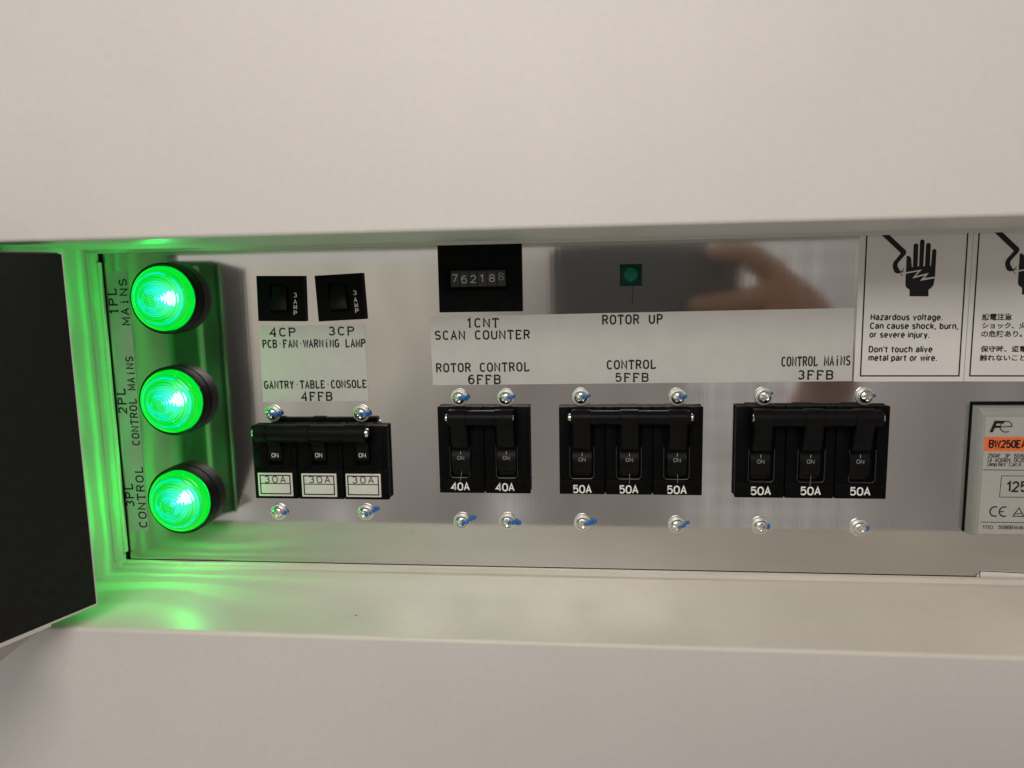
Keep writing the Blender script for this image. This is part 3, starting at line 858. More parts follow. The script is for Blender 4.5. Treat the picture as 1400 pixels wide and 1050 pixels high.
def rocker_switch(label, quad, rk, amps, ang):
    org = (quad[3][0], 0, quad[3][1])
    t_ = thing('rocker_switch', label, 'switch', org, 'small black rocker switches')
    x0, x1 = (quad[0][0] + quad[3][0]) / 2, (quad[1][0] + quad[2][0]) / 2
    zt, zb = (quad[0][1] + quad[1][1]) / 2, (quad[2][1] + quad[3][1]) / 2
    mt = Matrix.Translation(((x0 + x1) / 2, 0, (zt + zb) / 2)) @ Matrix.Rotation(math.radians(-ang), 4, 'Y')
    w2, h2 = (x1 - x0) / 2, (zt - zb) / 2
    b_ = MB()
    rx0, rx1, rz0, rz1 = -4.6, 3.4, -5.6, 6.2
    for bx in ((-w2, rx0, -h2, h2), (rx1, w2, -h2, h2), (rx0, rx1, rz1, h2), (rx0, rx1, -h2, rz0)):
        b_.box(bx[0], bx[1], -1.8, 0, bx[2], bx[3], 0.0, mtx=mt)
    b_.box(-w2 + 0.6, w2 - 0.6, -2.1, -1.82, -h2 + 0.6, -h2 + 1.2, 0.1, mtx=mt)
    b_.box(-w2 + 0.6, w2 - 0.6, -2.1, -1.82, h2 - 1.2, h2 - 0.6, 0.1, mtx=mt)
    b_.box(rx0, rx1, -0.5, 0, rz0, rz1, 0.0, mtx=mt)
    b_.build('bezel', 'black', t_, org)
    b_ = MB()
    p8 = [(-3.2, -0.6, -4.8), (2.9, -0.6, -4.8), (2.9, -0.6, 5.2), (-3.2, -0.6, 5.2), (-4.3, -5.2, -4.8), (3.8, -5.2, -4.8), (2.6, -2.2, 5.0), (-2.9, -2.2, 5.0)]
    b_.hexa([tuple(mt @ Vector(q)) for q in p8], 0.35)
    b_.build('rocker', 'rocker', t_, org)
    b_ = MB()
    for ch, (ax, az) in zip('3AMP', amps):
        write(b_, ch, ax - 0.6, az - 0.8, 1.2, 1.65, ang, y=-1.86, wt=0.9)
    b_.build('lettering', 'white_ink', t_, org, smooth=0, fix=False)
    return t_


rocker_switch('black 3 AMP rocker switch nearest the green lamps, above 4CP', [(-136.8, 4.5), (-116.5, 4.3), (-116.7, -14.5), (-137.0, -14.3)], None,
              [(-120.4, -3.63), (-120.56, -6.37), (-120.67, -8.57), (-120.79, -11.06)], -1.1)
rocker_switch('slightly tilted black 3 AMP rocker switch above 3CP', [(-111.8, 4.3), (-91.6, 4.8), (-90.9, -14.1), (-110.9, -14.6)], None,
              [(-94.93, -3.12), (-94.76, -6.02), (-94.56, -8.28), (-94.36, -10.53)], 2.3)

# ------------------------------------------------------------------ mechanical scan counter
org = (-42.9, 0, -11.7)
cn = thing('scan_counter', 'black square counter showing 762188 at the top of the panel', 'counter', org)
X0, X1, Z0, Z1 = -59.8, -25.92, -11.7, 15.2
a0, a1, c0, c1 = -56.8, -30.7, -3.1, 6.0      # outer edge of the window bevel
w0, w1, v0, v1 = -55.0, -32.6, -1.6, 5.0      # window
b = MB()
for bx in ((X0, a0, Z0, Z1), (a1, X1, Z0, Z1), (a0, a1, c1, Z1), (a0, a1, Z0, c0)):
    b.box(bx[0], bx[1], -2.2, 0, bx[2], bx[3], 0.0)
b.build('housing', 'black', cn, org)
b = MB()
yo, yi = -2.2, -0.5
P_ = [(a0, yo, c0), (a1, yo, c0), (a1, yo, c1), (a0, yo, c1), (w0, yi, v0), (w1, yi, v0), (w1, yi, v1), (w0, yi, v1)]
b.add(P_, [(0, 1, 5, 4), (2, 3, 7, 6), (3, 0, 4, 7), (1, 2, 6, 5)])
b.box(w0 - 1, w1 + 1, -0.08, -0.02, v0 - 1, v1 + 1)
b.add([(a0 - .3, -2.21, c0 - .3), (a0, -2.6, c0), (a0, -2.6, c1), (a0 - .3, -2.21, c1)], [(0, 1, 2, 3)])
b.build('window_bevel', 'black', cn, org, smooth=0)
DG = [('7', -53.38, 2.03), ('6', -49.52, 1.5), ('2', -45.74, 1.65), ('1', -42.3, 1.85), ('8', -38.09, 1.86), ('8', -34.31, 2.4)]
for i, (ch, cx, cz) in enumerate(DG):
    e_0 = w0 if i == 0 else (DG[i - 1][1] + cx) / 2 + 0.12
    e_1 = w1 if i == 5 else (cx + DG[i + 1][1]) / 2 - 0.12
    b = MB()
    pts = [(6.2 * math.sin(math.radians(a)), 6.2 * math.cos(math.radians(a))) for a in range(-40, 41, 5)]
    vs, fs = [], []
    for pz, py in pts:
        vs += [(e_0, -0.1 - (py - 4.74) * 0.35, 1.7 + pz), (e_1, -0.1 - (py - 4.74) * 0.35, 1.7 + pz)]
    for k in range(len(pts) - 1):
        fs.append((2 * k, 2 * k + 1, 2 * k + 3, 2 * k + 2))
    b.add(vs, fs)
    dr = b.build('digit_wheel', 'drum', cn, org)
    b = MB()
    wd = 0.95 if ch == '1' else 2.0
    write(b, ch, cx - wd / 2 - (0.1 if i == 5 else 0), cz - 1.45, wd, 2.8, 0, y=-0.72, wt=0.66)
    b.build('digit', 'faint_ink' if i == 5 else 'digit_ink', dr, org, smooth=0, fix=False)

# ------------------------------------------------------------------ small square indicator, unlit
org = (17.35, 0, 1.95)
si = thing('square_indicator', 'small square dark green indicator with a round lens above ROTOR UP', 'indicator', org)
b = MB()
b.box(13.0, 21.65, -1.6, 0, -2.35, 6.25, 0.35)
b.build('case', 'green_case', si, org)
b = MB()
for (q0, q1, q2, q3) in ((12.9, 13.5, -2.4, 6.3), (21.1, 21.75, -2.4, 6.3)):
    b.box(q0, q1, -1.9, -0.2, q2, q3, 0.15)
b.box(13.52, 21.08, -1.9, -0.2, 5.8, 6.3, 0.15)
b.box(13.52, 21.08, -1.9, -0.2, -2.4, -1.9, 0.15)
b.build('rim', 'green_case', si, org)
b = MB()
b.lathe([(2.9, 1.62), (2.85, 2.0), (2.5, 2.5), (1.6, 2.85), (0.02, 3.0)], 40, (17.3, 0, 2.1))
b.build('lens', 'green_plastic', si, org)

# ------------------------------------------------------------------ circuit breakers
BRK = 'row of black toggle circuit breakers'


def u_rim(b_, x0, x1, zt, zb, y, r=0.22, rad=1.4):
    pts = [(x0, y, zt), (x0, y, zb + rad)]
    pts += [(x0 + rad - rad * math.cos(a), y, zb + rad - rad * math.sin(a)) for a in [PI / 2 * i / 5 for i in range(1, 6)]]
    pts += [(x1 - rad + rad * math.sin(a), y, zb + rad - rad * math.cos(a)) for a in [PI / 2 * i / 5 for i in range(0, 6)]]
    pts += [(x1, y, zt)]
    b_.tube(pts, r, 8)


def breaker(label, x0, x1, zt, zb, cuts, slots, rating, on_c, rod, scratches=()):
    """black breaker: housing with one slot per pole, toggles joined by a tie bar"""
    org = ((x0 + x1) / 2, 0, zb)
    t_ = thing('circuit_breaker', label, 'circuit breaker', org, BRK)
    xs = [x0] + list(cuts) + [x1]
    n = len(xs) - 1
    H = -3.8
    b_ = MB()
    b_.box(x0 + 0.25, x1 - 0.25, -1.5, 0, zb + 0.2, zt - 0.2, 0.0)
    for i in range(n):
        a, c = xs[i] + (0.22 if i else 0), xs[i + 1] - (0.22 if i < n - 1 else 0)
        s0, s1 = slots[i]
        zl = zb + 6.1
        b_.box(a, c, H, -1.55, zb, zl, 0.30)                       # rating plate
        b_.box(a, s0, H, -1.55, zl + 0.03, zt, 0.30)                      # rails
        b_.box(s1, c, H, -1.55, zl + 0.03, zt, 0.30)
        b_.box(s0 + 0.03, s1 - 0.03, H + 0.5, -1.55, zt - 3.2, zt - 0.05, 0.25)
        b_.box(s0 + 0.6, s1 - 0.6, H + 0.55, -1.55, zl + 0.05, zl + 1.1, 0.2)
        b_.box(a + 1.0, s0 - 1.3, H - 0.25, H + 0.02, zl + 1.2, zt - 1.2, 0.12)   # low ribs beside the slot
        b_.box(s1 + 1.3, c - 1.0, H - 0.25, H + 0.02, zl + 1.2, zt - 1.2, 0.12)
    b_.build('housing', 'black', t_, org)
    b_ = MB()
    for i in range(n):
        u_rim(b_, slots[i][0] + 0.1, slots[i][1] - 0.1, zb + 20, zb + 6.6, H - 0.05, 0.20)
    b_.build('slot_rims', 'rim', t_, org)
    ry, rz, rr = rod[2], rod[3], rod[4]
    b_ = MB()
    b_.lathe([(0.05, rod[0]), (rr - 0.5, rod[0]), (rr, rod[0] + 0.5), (rr, rod[1] - 0.5), (rr - 0.5, rod[1]), (0.05, rod[1])], 28, (0, ry, rz), 'x')
    for i in range(n):                                                  # sleeves where a toggle grips the bar
        cx = on_c[i][0]
        b_.lathe([(rr + 0.01, cx - 4.0), (rr + 0.35, cx - 3.8), (rr + 0.35, cx + 3.3), (rr + 0.01, cx + 3.5)], 28, (0, ry, rz), 'x')
    tb = b_.build('tie_bar', 'toggle', t_, org)
    for sgn, xe in ((-1, rod[0]), (1, rod[1])):
        b_ = MB()
        pr = [(1.55, -0.1), (1.55, 0.7), (1.2, 1.1), (0.05, 1.2)]
        b_.lathe([(r, xe + sgn * h) for r, h in pr], 18, (0, ry, rz), 'x')
        b_.build('pin', 'zinc', tb, org)
    for i in range(n):
        cx, cz = on_c[i]
        hw = 3.5
        b_ = MB()
        # drum in the slot
        dr = 5.2
        pts = [(dr * math.sin(math.radians(a)), dr * math.cos(math.radians(a))) for a in range(-66, 67, 6)]
        vs, fs = [], []
        for pz, py in pts:
            vs += [(cx - hw - 0.3, -0.2 - py, cz - 1.6 + pz * 1.25), (cx + hw + 0.3, -0.2 - py, cz - 1.6 + pz * 1.25)]
        for k in range(len(pts) - 1):
            fs.append((2 * k, 2 * k + 1, 2 * k + 3, 2 * k + 2))
        for side in (0, 1):
            fs.append(tuple(range(side, 2 * len(pts), 2)))
        b_.add(vs, fs)
        # lever rising from the drum to the bar
        b_.hexa([(cx - hw, -3.5, cz + 3.0), (cx + hw, -3.5, cz + 3.0), (cx + hw, -6.4, cz + 4.6), (cx - hw, -6.4, cz + 4.6),
                 (cx - hw + .2, ry + 1.5, rz - 0.5), (cx + hw - .2, ry + 1.5, rz - 0.5), (cx + hw - .2, ry - rr + 0.2, rz - 0.3), (cx - hw + .2, ry - rr + 0.2, rz - 0.3)][0:8], 0.35)
        # step under the drum
        b_.box(cx - hw + 0.3, cx + hw - 0.3, -3.6, -1.7, zb + 7.8, zb + 9.6, 0.2)
        tg = b_.build('toggle', 'toggle', t_, org)
        b_ = MB()
        write(b_, 'ON', cx - 1.35, cz - 0.75, 2.7, 1.45, -1.5, y=-5.52, wt=0.62)
        b_.ribbon([(cx + 0.05, cz + 1.35), (cx + 0.05, cz + 2.75)], 0.22, -5.38)
        b_.build('lettering', 'grey_ink', tg, org, smooth=0, fix=False)
    for r_ in rating:
        b_ = MB()
        write(b_, *r_, y=H - 0.05, wt=1.15, gap=1.5)
        b_.build('rating', 'white_ink', t_, org, smooth=0, fix=False)
    if scratches:
        b_ = MB()
        for s_ in scratches:
            b_.ribbon(s_, 0.13, H - 0.06)
        b_.build('scratch', 'faint_ink', t_, org, smooth=0, fix=False)
    return t_


breaker('two-pole black breaker marked 40A below 6FFB', -61.7, -23.5, -50.4, -87.0, (-42.55,), ((-57.0, -48.7), (-37.7, -28.7)),
        [('40A', -56.61, -85.71, 7.35, 2.95, 0.3), ('40A', -37.82, -85.83, 7.38, 2.95, 0.3)], ((-52.2, -71.5), (-33.2, -71.4)),
        (-56.6, -30.7, -7.6, -54.4, 3.2), (((-52.1, -74.6), (-52.3, -78.5), (-52.9, -82.0)),))
breaker('three-pole black breaker marked 50A below 5FFB', -11.5, 46.05, -50.6, -87.0, (7.2, 26.3), ((-7.3, 2.7), (11.6, 21.8), (30.6, 40.9)),
        [('50A', -5.83, -86.33, 7.25, 2.97, 0.3), ('50A', 13.11, -86.25, 7.22, 2.97, 0.2), ('50A', 32.30, -86.22, 7.42, 3.0, -0.3)],
        ((-2.2, -71.9), (16.8, -71.9), (35.8, -71.9)), (-6.6, 40.6, -7.6, -54.2, 2.9),
        (((17.0, -76.5), (17.0, -82.5)), ((35.9, -74.5), (36.2, -79), (36.3, -82))))
breaker('three-pole black breaker marked 50A below CONTROL MAiNS 3FFB', 59.0, 117.3, -50.4, -87.7, (78.3, 97.4), ((64.0, 74.1), (83.0, 93.5), (102.6, 112.8)),
        [('50A', 65.39, -86.34, 7.48, 3.0, 0.1), ('50A', 84.73, -86.16, 7.44, 3.0, 0.0), ('50A', 103.73, -86.10, 7.32, 2.95, -0.2)],
        ((68.4, -72.3), (87.5, -72.2), (106.3, -72.1)), (65.4, 112.6, -7.8, -54.4, 3.4), (((87.3, -75.0), (88.4, -78), (88.1, -82.5)),))


def breaker30(label):
    x0, x1, zt, zb = -142.4, -83.6, -58.5, -90.3
    org = ((x0 + x1) / 2, 0, zb)
    t_ = thing('circuit_breaker', label, 'circuit breaker', org, BRK)
    xs = [x0, -123.1, -102.95, x1]
    on = ((-131.98, -70.86), (-112.84, -70.76), (-93.97, -70.66))
    win = ((-135.2, -129.0), (-116.2, -109.7), (-97.2, -90.7))
    H = -3.9
    b_ = MB()
    b_.box(x0 + 0.2, x1 - 0.2, -1.6, 0, zb + 0.2, zt - 0.2)
    for i in range(3):
        a, c = xs[i] + (0.2 if i else 0), xs[i + 1] - (0.2 if i < 2 else 0)
        s0, s1 = win[i]
        b_.box(a, c, H, -1.62, zb, -77.2, 0.28)
        b_.box(a, s0, H, -1.62, -77.17, zt, 0.28)
        b_.box(s1, c, H, -1.62, -77.17, zt, 0.28)
        b_.box(s0 + .02, s1 - .02, H, -1.62, zt - 4.5, zt - .02, 0.28)
        b_.box(s0 + .02, s1 - .02, H + .02, -1.62, -77.15, -75.5, 0.2)
        b_.box(a + 1.6, s0 - 0.9, H - 0.5, H + 0.02, -76.6, zt - 4, 0.2)
        b_.box(s1 + 0.9, c - 1.8, H - 0.5, H + 0.02, -76.6, zt - 4, 0.2)
    b_.build('housing', 'black', t_, org)
    ry, rz, rr = -9.6, -60.3, 3.35
    b_ = MB()
    e0_, e1_ = -137.9, -90.6
    b_.lathe([(0.05, e0_), (rr - .4, e0_), (rr, e0_ + .4), (rr, e1_ - .4), (rr - .4, e1_), (0.05, e1_)], 32, (0, ry, rz), 'x')
    for k0, k1 in ((e0_ + 0.3, -132.6), (-119.8, -114.2), (-99.3, e1_ - 0.2)):
        b_.lathe([(rr + 0.01, k0), (rr + 0.38, k0 + 0.2), (rr + 0.38, k1 - 0.2), (rr + 0.01, k1)], 32, (0, ry, rz), 'x')
    b_.box(e0_ + 0.5, e1_ - 3.5, ry + 0.8, ry + 2.2, rz - 4.4, rz - 2.0, 0.3)
    tb = b_.build('tie_bar', 'toggle', t_, org)
    for sgn, xe in ((-1, e0_), (1, e1_)):
        b_ = MB()
        b_.lathe([(r, xe + sgn * h) for r, h in ((1.9, -0.1), (1.9, 0.5), (1.5, 1.2), (0.05, 1.4))], 20, (0, ry, rz), 'x')
        b_.build('pin', 'zinc', tb, org)
    for (cx, cz) in on:
        b_ = MB()
        b_.hexa([(cx - 3, -1.8, cz - 4.2), (cx + 3, -1.8, cz - 4.2), (cx + 3, -1.8, cz + 4.5), (cx - 3, -1.8, cz + 4.5),
                 (cx - 2.7, -4.2, cz - 2.4), (cx + 2.7, -4.2, cz - 2.4), (cx + 2.7, -5.4, cz + 4.2), (cx - 2.7, -5.4, cz + 4.2)], 0.3)
        b_.hexa([(cx - 2.6, -4.0, cz + 3.0), (cx + 2.6, -4.0, cz + 3.0), (cx + 2.6, -5.6, cz + 4.4), (cx - 2.6, -5.6, cz + 4.4),
                 (cx - 2.6, -8.5, rz - 1), (cx + 2.6, -8.5, rz - 1), (cx + 2.6, -11.5, rz - 1), (cx - 2.6, -11.5, rz - 1)], 0.3)
        tg = b_.build('toggle', 'toggle', t_, org)
        b_ = MB()
        write(b_, 'ON', cx - 1.4, cz - 0.9, 2.8, 1.7, 0, y=-5.25, wt=0.7)
        b_.build('lettering', 'white_ink', tg, org, smooth=0, fix=False)
    pls = ([(-140.6, -79.0), (-125.4, -78.9), (-125.5, -88.9), (-140.7, -89.1)], [(-121.3, -79.1), (-106.0, -79.0), (-106.2, -89.05), (-121.4, -89.2)],
           [(-102.0, -79.1), (-86.8, -79.0), (-86.95, -88.95), (-102.0, -89.1)])
    tx = ((-137.60, -83.14, 9.14, 2.75, 0.6), (-117.94, -83.05, 9.08, 2.75, 0.5), (-99.02, -83.03, 9.16, 2.72, 0.4))
    for pl_, tt in zip(pls, tx):
        b_ = MB()
        cx_, cz_ = sum(q[0] for q in pl_) / 4, sum(q[1] for q in pl_) / 4
        b_.box(min(q[0] for q in pl_), max(q[0] for q in pl_), H - 0.45, H - 0.02, min(q[1] for q in pl_), max(q[1] for q in pl_), 0.18)
        pq = b_.build('rating_plaque', 'plaque', t_, org)
        b_ = MB()
        xa, xb, za, zb_ = cx_ - 6.6, cx_ + 6.6, cz_ - 4.05, cz_ + 4.05
        b_.ribbon([(xa, za), (xb, za), (xb, zb_), (xa, zb_)], 0.52, H - 0.48, closed=True)
        b_.ribbon([(xa, cz_ + 0.45), (xb, cz_ + 0.45)], 0.40, H - 0.485)
        write(b_, '30A', *tt, y=H - 0.50, wt=0.9, mono=True)
        b_.build('rating', 'ink', pq, org, smooth=0, fix=False)
    return t_


breaker30('three-pole black breaker with white 30A plaques below 4FFB')

# ------------------------------------------------------------------ grey moulded case breaker at the right edge
org = (175, 0, -101.4)
mc = thing('moulded_case_breaker', 'grey moulded case breaker with an orange band at the right edge', 'circuit breaker', org)
b = MB()
b.box(148.5, 225, -1.0, 0, -101.6, -49.3, 0.3)
b.build('base_plate', 'black', mc, org)
b = MB()
xA, xB, zA, zB = 148.7, 224.5, -101.9, -50.4
b.hexa([(xA, -1.05, zA), (xB, -1.05, zA), (xB, -1.05, zB), (xA, -1.05, zB), (xA + 0.6, -5.0, zA + 0.4), (xB - 0.6, -5.0, zA + 0.4), (xB - 0.6, -5.0, zB - 0.6), (xA + 0.6, -5.0, zB - 0.6)], 0.2)
b.hexa([(xA + 0.7, -5.02, zA + 0.5), (xB - .7, -5.02, zA + .5), (xB - .7, -5.02, zB - 0.7), (xA + 0.7, -5.02, zB - 0.7), (150.4, -6.4, -101.0), (xB - 2.2, -6.4, -101.0), (xB - 2.2, -6.4, -53.3), (150.4, -6.4, -53.3)], 0.25)
b.build('case', 'grey_case', mc, org)
b = MB()
b.plate([(151.1, -54.1), (221, -54.1), (221, -100.3), (151.1, -100.3)], -6.55, 0.14)
lb = b.build('face_label', 'grey_label', mc, org, smooth=0, fix=False)
b = MB()
b.plate([(151.2, -61.9), (221, -61.9), (221, -67.4), (151.2, -67.4)], -6.6, 0.04)
b.build('orange_band', 'orange', lb, org, smooth=0, fix=False)
b = MB()
Y = -6.64
for ln, wt in ((('BW250EAG', 153.0, -65.95, 15.0, 2.7, -0.25), 1.25), (('250AF', 152.9, -69.85, 4.3, 1.35, -0.3), 0.9), (('3P', 158.9, -69.9, 1.7, 1.35, -0.3), 0.9), (('50/60Hz', 162.2, -69.9, 6.2, 1.35, -0.3), 0.9),
               (('Ui', 152.9, -71.6, 1.2, 1.35, -0.3), 0.9), (('AC690V', 155.4, -71.6, 5.6, 1.35, -0.3), 0.9), (('DC250V', 162.4, -71.6, 5.6, 1.35, -0.3), 0.9),
               (('Uimp', 152.9, -73.25, 3.2, 1.35, -0.2), 0.9), (('6kV', 156.8, -73.25, 2.6, 1.35, -0.2), 0.9), (('Cat.A', 160.7, -73.25, 4.2, 1.35, -0.2), 0.9),
               (('125A', 160.6, -83.2, 10.2, 3.65, 0.5), 1.0), (('1110', 152.7, -98.3, 3.6, 1.3, 0), 0.9), (('5086B144b', 158.5, -98.25, 9.0, 1.35, 0), 0.9)):
    write(b, *ln, y=Y, wt=wt * 1.15)
b.ribbon([(151.3, -74.8), (221, -75.0)], 0.24, Y)
b.ribbon([(151.9, -95.6), (221, -95.7)], 0.24, Y)
b.ribbon([(158.2, -77.1), (190, -77.2), (190, -85.6), (158.0, -85.5)], 0.22, Y, closed=True)
# mark: slanted bold F joined to a thin round e
b.plate([(152.7, -60.1), (153.9, -60.1), (154.5, -58.4), (156.3, -58.4), (156.6, -57.5), (154.8, -57.5), (155.1, -56.7), (157.6, -56.7), (157.9, -55.6), (154.2, -55.6)], Y)
b.ribbon([(156.6, -58.0), (160.6, -57.8)] + arc(158.5, -57.9, 2.1, 2.1, 4, 300, 16), 0.34, Y - 0.01)
write(b, 'FUJI', 165.6, -57.2, 5.2, 1.5, 0, y=Y, wt=1.15)
write(b, 'ELECTRIC', 165.6, -59.9, 10.0, 1.5, 0, y=Y, wt=1.15)
for cx_, e in ((156.7, False), (160.1, True)):
    b.ribbon(arc(cx_, -91.3, 1.75, 1.9, 65, 295, 12), 0.5, Y)
    if e:
        b.ribbon([(cx_ - 1.7, -91.3), (cx_ - 0.1, -91.3)], 0.42, Y - 0.01)
b.ribbon([(163.4, -93.1), (167.4, -93.1), (165.4, -89.7)], 0.34, Y, closed=True)
b.ribbon([(164.0, -92.2), (166.4, -92.0)], 0.3, Y - 0.01)
b.build('lettering', 'ink', lb, org, smooth=0, fix=False)

# ------------------------------------------------------------------ screws with washers and blue witness paint


def head_mesh():
    b_ = MB()
    n, rings = 72, [0.02] + [2.55 * i / 20 for i in range(1, 21)]
    vs, fs = [], []
    for r in rings:
        for k in range(n):
            a = 2 * PI * k / n
            x_, z_ = r * math.cos(a), r * math.sin(a)
            h = 2.05 * math.sqrt(max(0.0, 1 - (r / 2.75) ** 2)) ** 0.8 + 0.25
            hw = 0.42
            m_ = min(abs(x_), abs(z_))
            if r < 1.75 and m_ < hw + 0.18:
                t_ = min(1.0, (hw + 0.18 - m_) / 0.18) * min(1.0, (1.75 - r) / 0.3)
                h -= t_ * 1.15
            vs.append((x_, -0.9 - h, z_))
    for i in range(len(rings) - 1):
        for k in range(n):
            fs.append((i * n + k, (i + 1) * n + k, (i + 1) * n + (k + 1) % n, i * n + (k + 1) % n)[::-1])
    b_.add(vs, fs)
    b_.lathe([(2.5, 0.9), (2.55, 1.9)], 72)
    return b_


def paint_mark(seed, path):
    """lumpy dab of paint following (x, z, height) points"""
    rnd = random.Random(seed)
    bm_ = bmesh.new()
    for (px, pz, ph, pr) in path:
        pr *= 1.6
        r = bmesh.ops.create_icosphere(bm_, subdivisions=3, radius=1.0)
        off = Vector((rnd.random() * 9, rnd.random() * 9, rnd.random() * 9))
        for q in r['verts']:
            k = 1 + 0.45 * noise.noise(q.co * 1.6 + off)
            q.co = Vector((px + q.co.x * pr * k, -ph + q.co.y * 0.22, pz + q.co.z * pr * k * 0.8))
    b_ = MB()
    b_.bm(bm_)
    return b_


DAB = {
    's': [(1.2, 0.3, 2.9, .55), (2.0, 0.35, 2.3, .65), (2.8, 0.3, 1.0, .6)],
    'm': [(1.0, 0.1, 3.0, .6), (2.0, 0.0, 2.4, .8), (2.9, -0.1, 1.1, .85)],
    'up': [(1.1, 0.0, 2.9, .6), (2.0, 0.2, 2.3, .75), (2.9, 0.6, 1.0, .6), (3.7, 1.0, .95, .55), (4.6, 1.4, .2, .8), (5.2, 1.6, .2, .55)],
    'down': [(1.2, 0.1, 2.9, .6), (2.1, 0.0, 2.3, .7), (2.9, -0.3, 1.0, .8), (3.7, -0.6, .95, .5), (4.6, -0.7, .2, .85), (5.1, -0.8, .2, .5)],
    'flat': [(1.5, 0.2, 2.8, .6), (2.4, 0.3, 1.9, .8), (3.1, 0.3, 1.0, .75), (4.2, 0.4, .2, .95), (5.0, 0.5, .2, .7)],
    'dot': [(1.5, 0.1, 2.8, .5), (2.3, 0.1, 2.0, .7), (3.0, 0.3, 1.0, .55), (4.6, 0.9, .2, .5)],
    'tiny': [(1.9, 0.8, 2.3, .35), (2.5, 1.1, 1.5, .4), (3.0, 1.3, 1.0, .35)],
    'fade': [(2.3, 0.2, 2.0, .4), (3.1, 0.2, 1.0, .55)],
    'side': [(2.2, -0.1, 2.2, .5), (2.7, -0.2, 1.2, .75), (3.0, 0.1, 1.0, .6)],
}
G = 'panel screws with blue witness paint'
SCREWS = [
    (-133.98, -53.63, 'm', 'screw above the left end of the 30A breaker'), (-95.07, -53.65, 'm', 'screw above the right end of the 30A breaker'),
    (-134.03, -97.31, 'side', 'screw below the left end of the 30A breaker'), (-95.08, -96.92, 'up', 'screw with a long blue streak below the right end of the 30A breaker'),
    (-52.97, -47.0, 'm', 'screw above the left pole of the 40A breaker'), (-33.42, -47.05, 's', 'screw above the right pole of the 40A breaker'),
    (-53.25, -100.26, 'up', 'screw with a rising blue streak below the left pole of the 40A breaker'), (-33.84, -99.97, 'down', 'screw with a drooping blue streak below the right pole of the 40A breaker'),
    (-2.63, -46.83, 's', 'screw below the words 5FFB, above the left end of the middle 50A breaker'), (36.22, -47.06, 's', 'screw above the right end of the 50A breaker marked 5FFB'),
    (-2.17, -100.14, 'flat', 'screw with a thick blue streak below the left end of the 5FFB breaker'), (36.53, -100.53, 'dot', 'screw with a blue dab and separate dot below the right end of the 5FFB breaker'),
    (70.06, -46.86, 'tiny', 'screw with a tiny blue dab above the left end of the 3FFB breaker'), (108.68, -46.85, 'fade', 'screw with a faded blue dab above the right end of the 3FFB breaker'),
    (70.04, -100.36, 'side', 'screw below the left end of the 3FFB breaker'), (108.71, -100.56, 'side', 'screw below the right end of the 3FFB breaker'),
]
proto = None
for i, (sx_, sz_, dab, lab) in enumerate(SCREWS):
    if proto is None:
        proto = thing('panel_screw', '', 'screw', (sx_, 0, sz_), G)
        b = MB()
        b.lathe([(3.65, 0.0), (3.65, 0.55), (3.5, 0.75), (2.0, 0.78)], 48)
        b.lathe([(2.9, 0.76), (2.9, 1.25), (2.75, 1.4), (1.0, 1.42)], 40)
        b.build('washer', 'washer', proto)
        head_mesh().build('screw_head', 'zinc', proto, smooth=38)
        root = proto
    else:
        root = proto.copy()
        C.objects.link(root)
        root.location = Vector((sx_, 0, sz_)) * MM
        for ch in [c for c in proto.children if c.name.split('.')[0] in ('washer', 'screw_head')]:
            d = ch.copy()
            C.objects.link(d)
            d.parent = root
            if ch.name.startswith('screw_head'):
                d.rotation_euler = (0, random.uniform(0, PI / 2), 0)
    root['label'] = lab
    paint_mark(i + 3, DAB[dab]).build('paint_mark', 'blue', root, smooth=60)

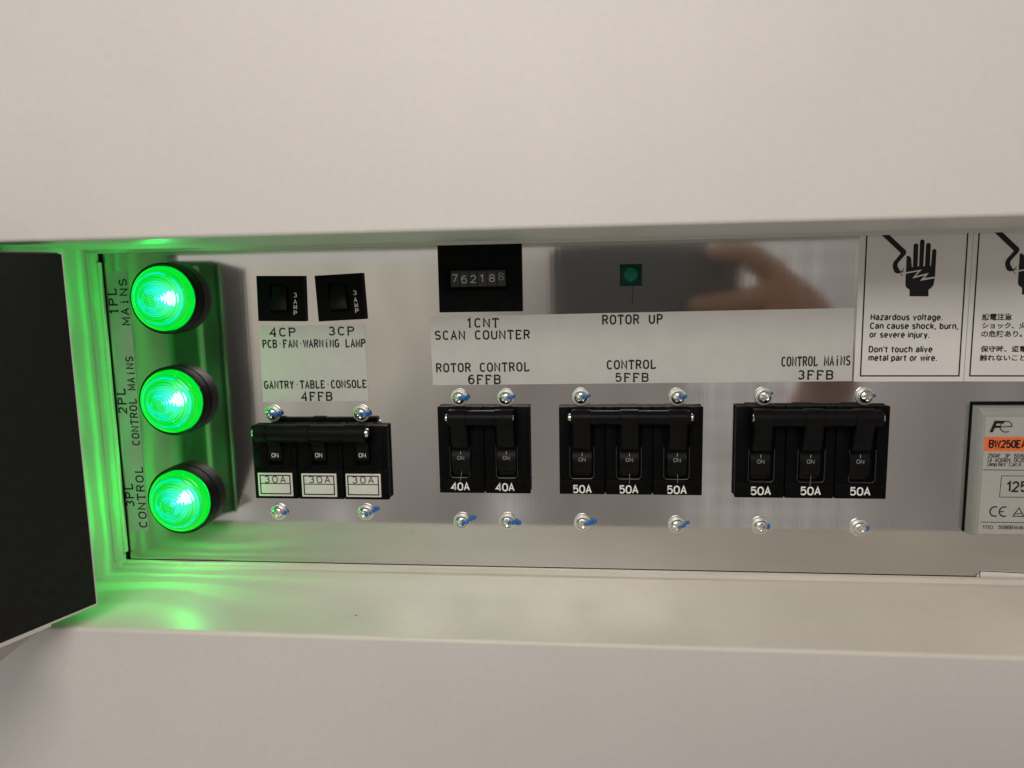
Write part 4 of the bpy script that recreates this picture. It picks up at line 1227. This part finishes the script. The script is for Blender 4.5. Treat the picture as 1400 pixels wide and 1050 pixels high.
# ------------------------------------------------------------------ the phone and the hand that take the picture (seen mirrored in the sheet)
org = (45, -304, -8)
ph = thing('phone', 'dark phone held level, mirrored in the polished panel around the square indicator', 'phone', org)
b = MB()
q_ = []
for (cx_, cz_, a_) in ((112, 19, 0), (-20, 19, 90), (-20, -36, 180), (112, -36, 270)):
    q_ += arc(cx_, cz_, 9, 9, a_, a_ + 90, 8)
b.plate(q_, -304.0, -8.0)
b.add([(x_, -312.0, z_) for x_, z_ in q_], [tuple(range(len(q_)))[::-1]])
b.build('body', 'phone', ph, org)

def skin_limb(bm_, lay, chain, root=None):
    prev = root
    for (p, r) in chain:
        q = bm_.verts.new(Vector(p) * MM)
        q[lay].radius = (r * MM, r * MM)
        if prev is not None:
            bm_.edges.new((prev, q))
        prev = q
    return prev


bm_ = bmesh.new()
lay = bm_.verts.layers.skin.verify()
wrist = bm_.verts.new(Vector((196, -334, -52)) * MM)
wrist[lay].radius = (0.024, 0.019)
wrist[lay].use_root = True
palm = skin_limb(bm_, lay, [((172, -314, -34), 22)], wrist)
knk = skin_limb(bm_, lay, [((150, -308, -18), 20)], palm)
skin_limb(bm_, lay, [((142, -302, 8), 10.5), ((124, -293, 19), 9.2), ((104, -292, 21), 8.2), ((91, -296, 20), 6.8)], knk)
skin_limb(bm_, lay, [((138, -299, -14), 10.5), ((116, -290, -18), 9.4), ((92, -290, -20), 8.4), ((78, -296, -21), 7.0)], knk)
skin_limb(bm_, lay, [((136, -300, -32), 10), ((113, -291, -37), 9), ((90, -291, -39), 8), ((77, -296, -39), 6.8)], knk)
skin_limb(bm_, lay, [((140, -303, -48), 9), ((122, -295, -54), 7.8), ((106, -296, -56), 6.6)], palm)
skin_limb(bm_, lay, [((164, -326, -8), 12), ((146, -328, 8), 10.5), ((126, -323, 14), 8.6)], palm)
skin_limb(bm_, lay, [((222, -400, -95), 27), ((240, -520, -170), 34)], wrist)
me = bpy.data.meshes.new('hand')
bm_.to_mesh(me)
bm_.free()
me.materials.append(M['skin'])
hd = bpy.data.objects.new('hand', me)
C.objects.link(hd)
m1 = hd.modifiers.new('skin', 'SKIN')
m1.use_smooth_shade = True
m2 = hd.modifiers.new('sub', 'SUBSURF')
m2.levels = 2
m2.render_levels = 2
tag(hd, 'bare hand gripping the right end of the phone, mirrored in the panel', 'hand')
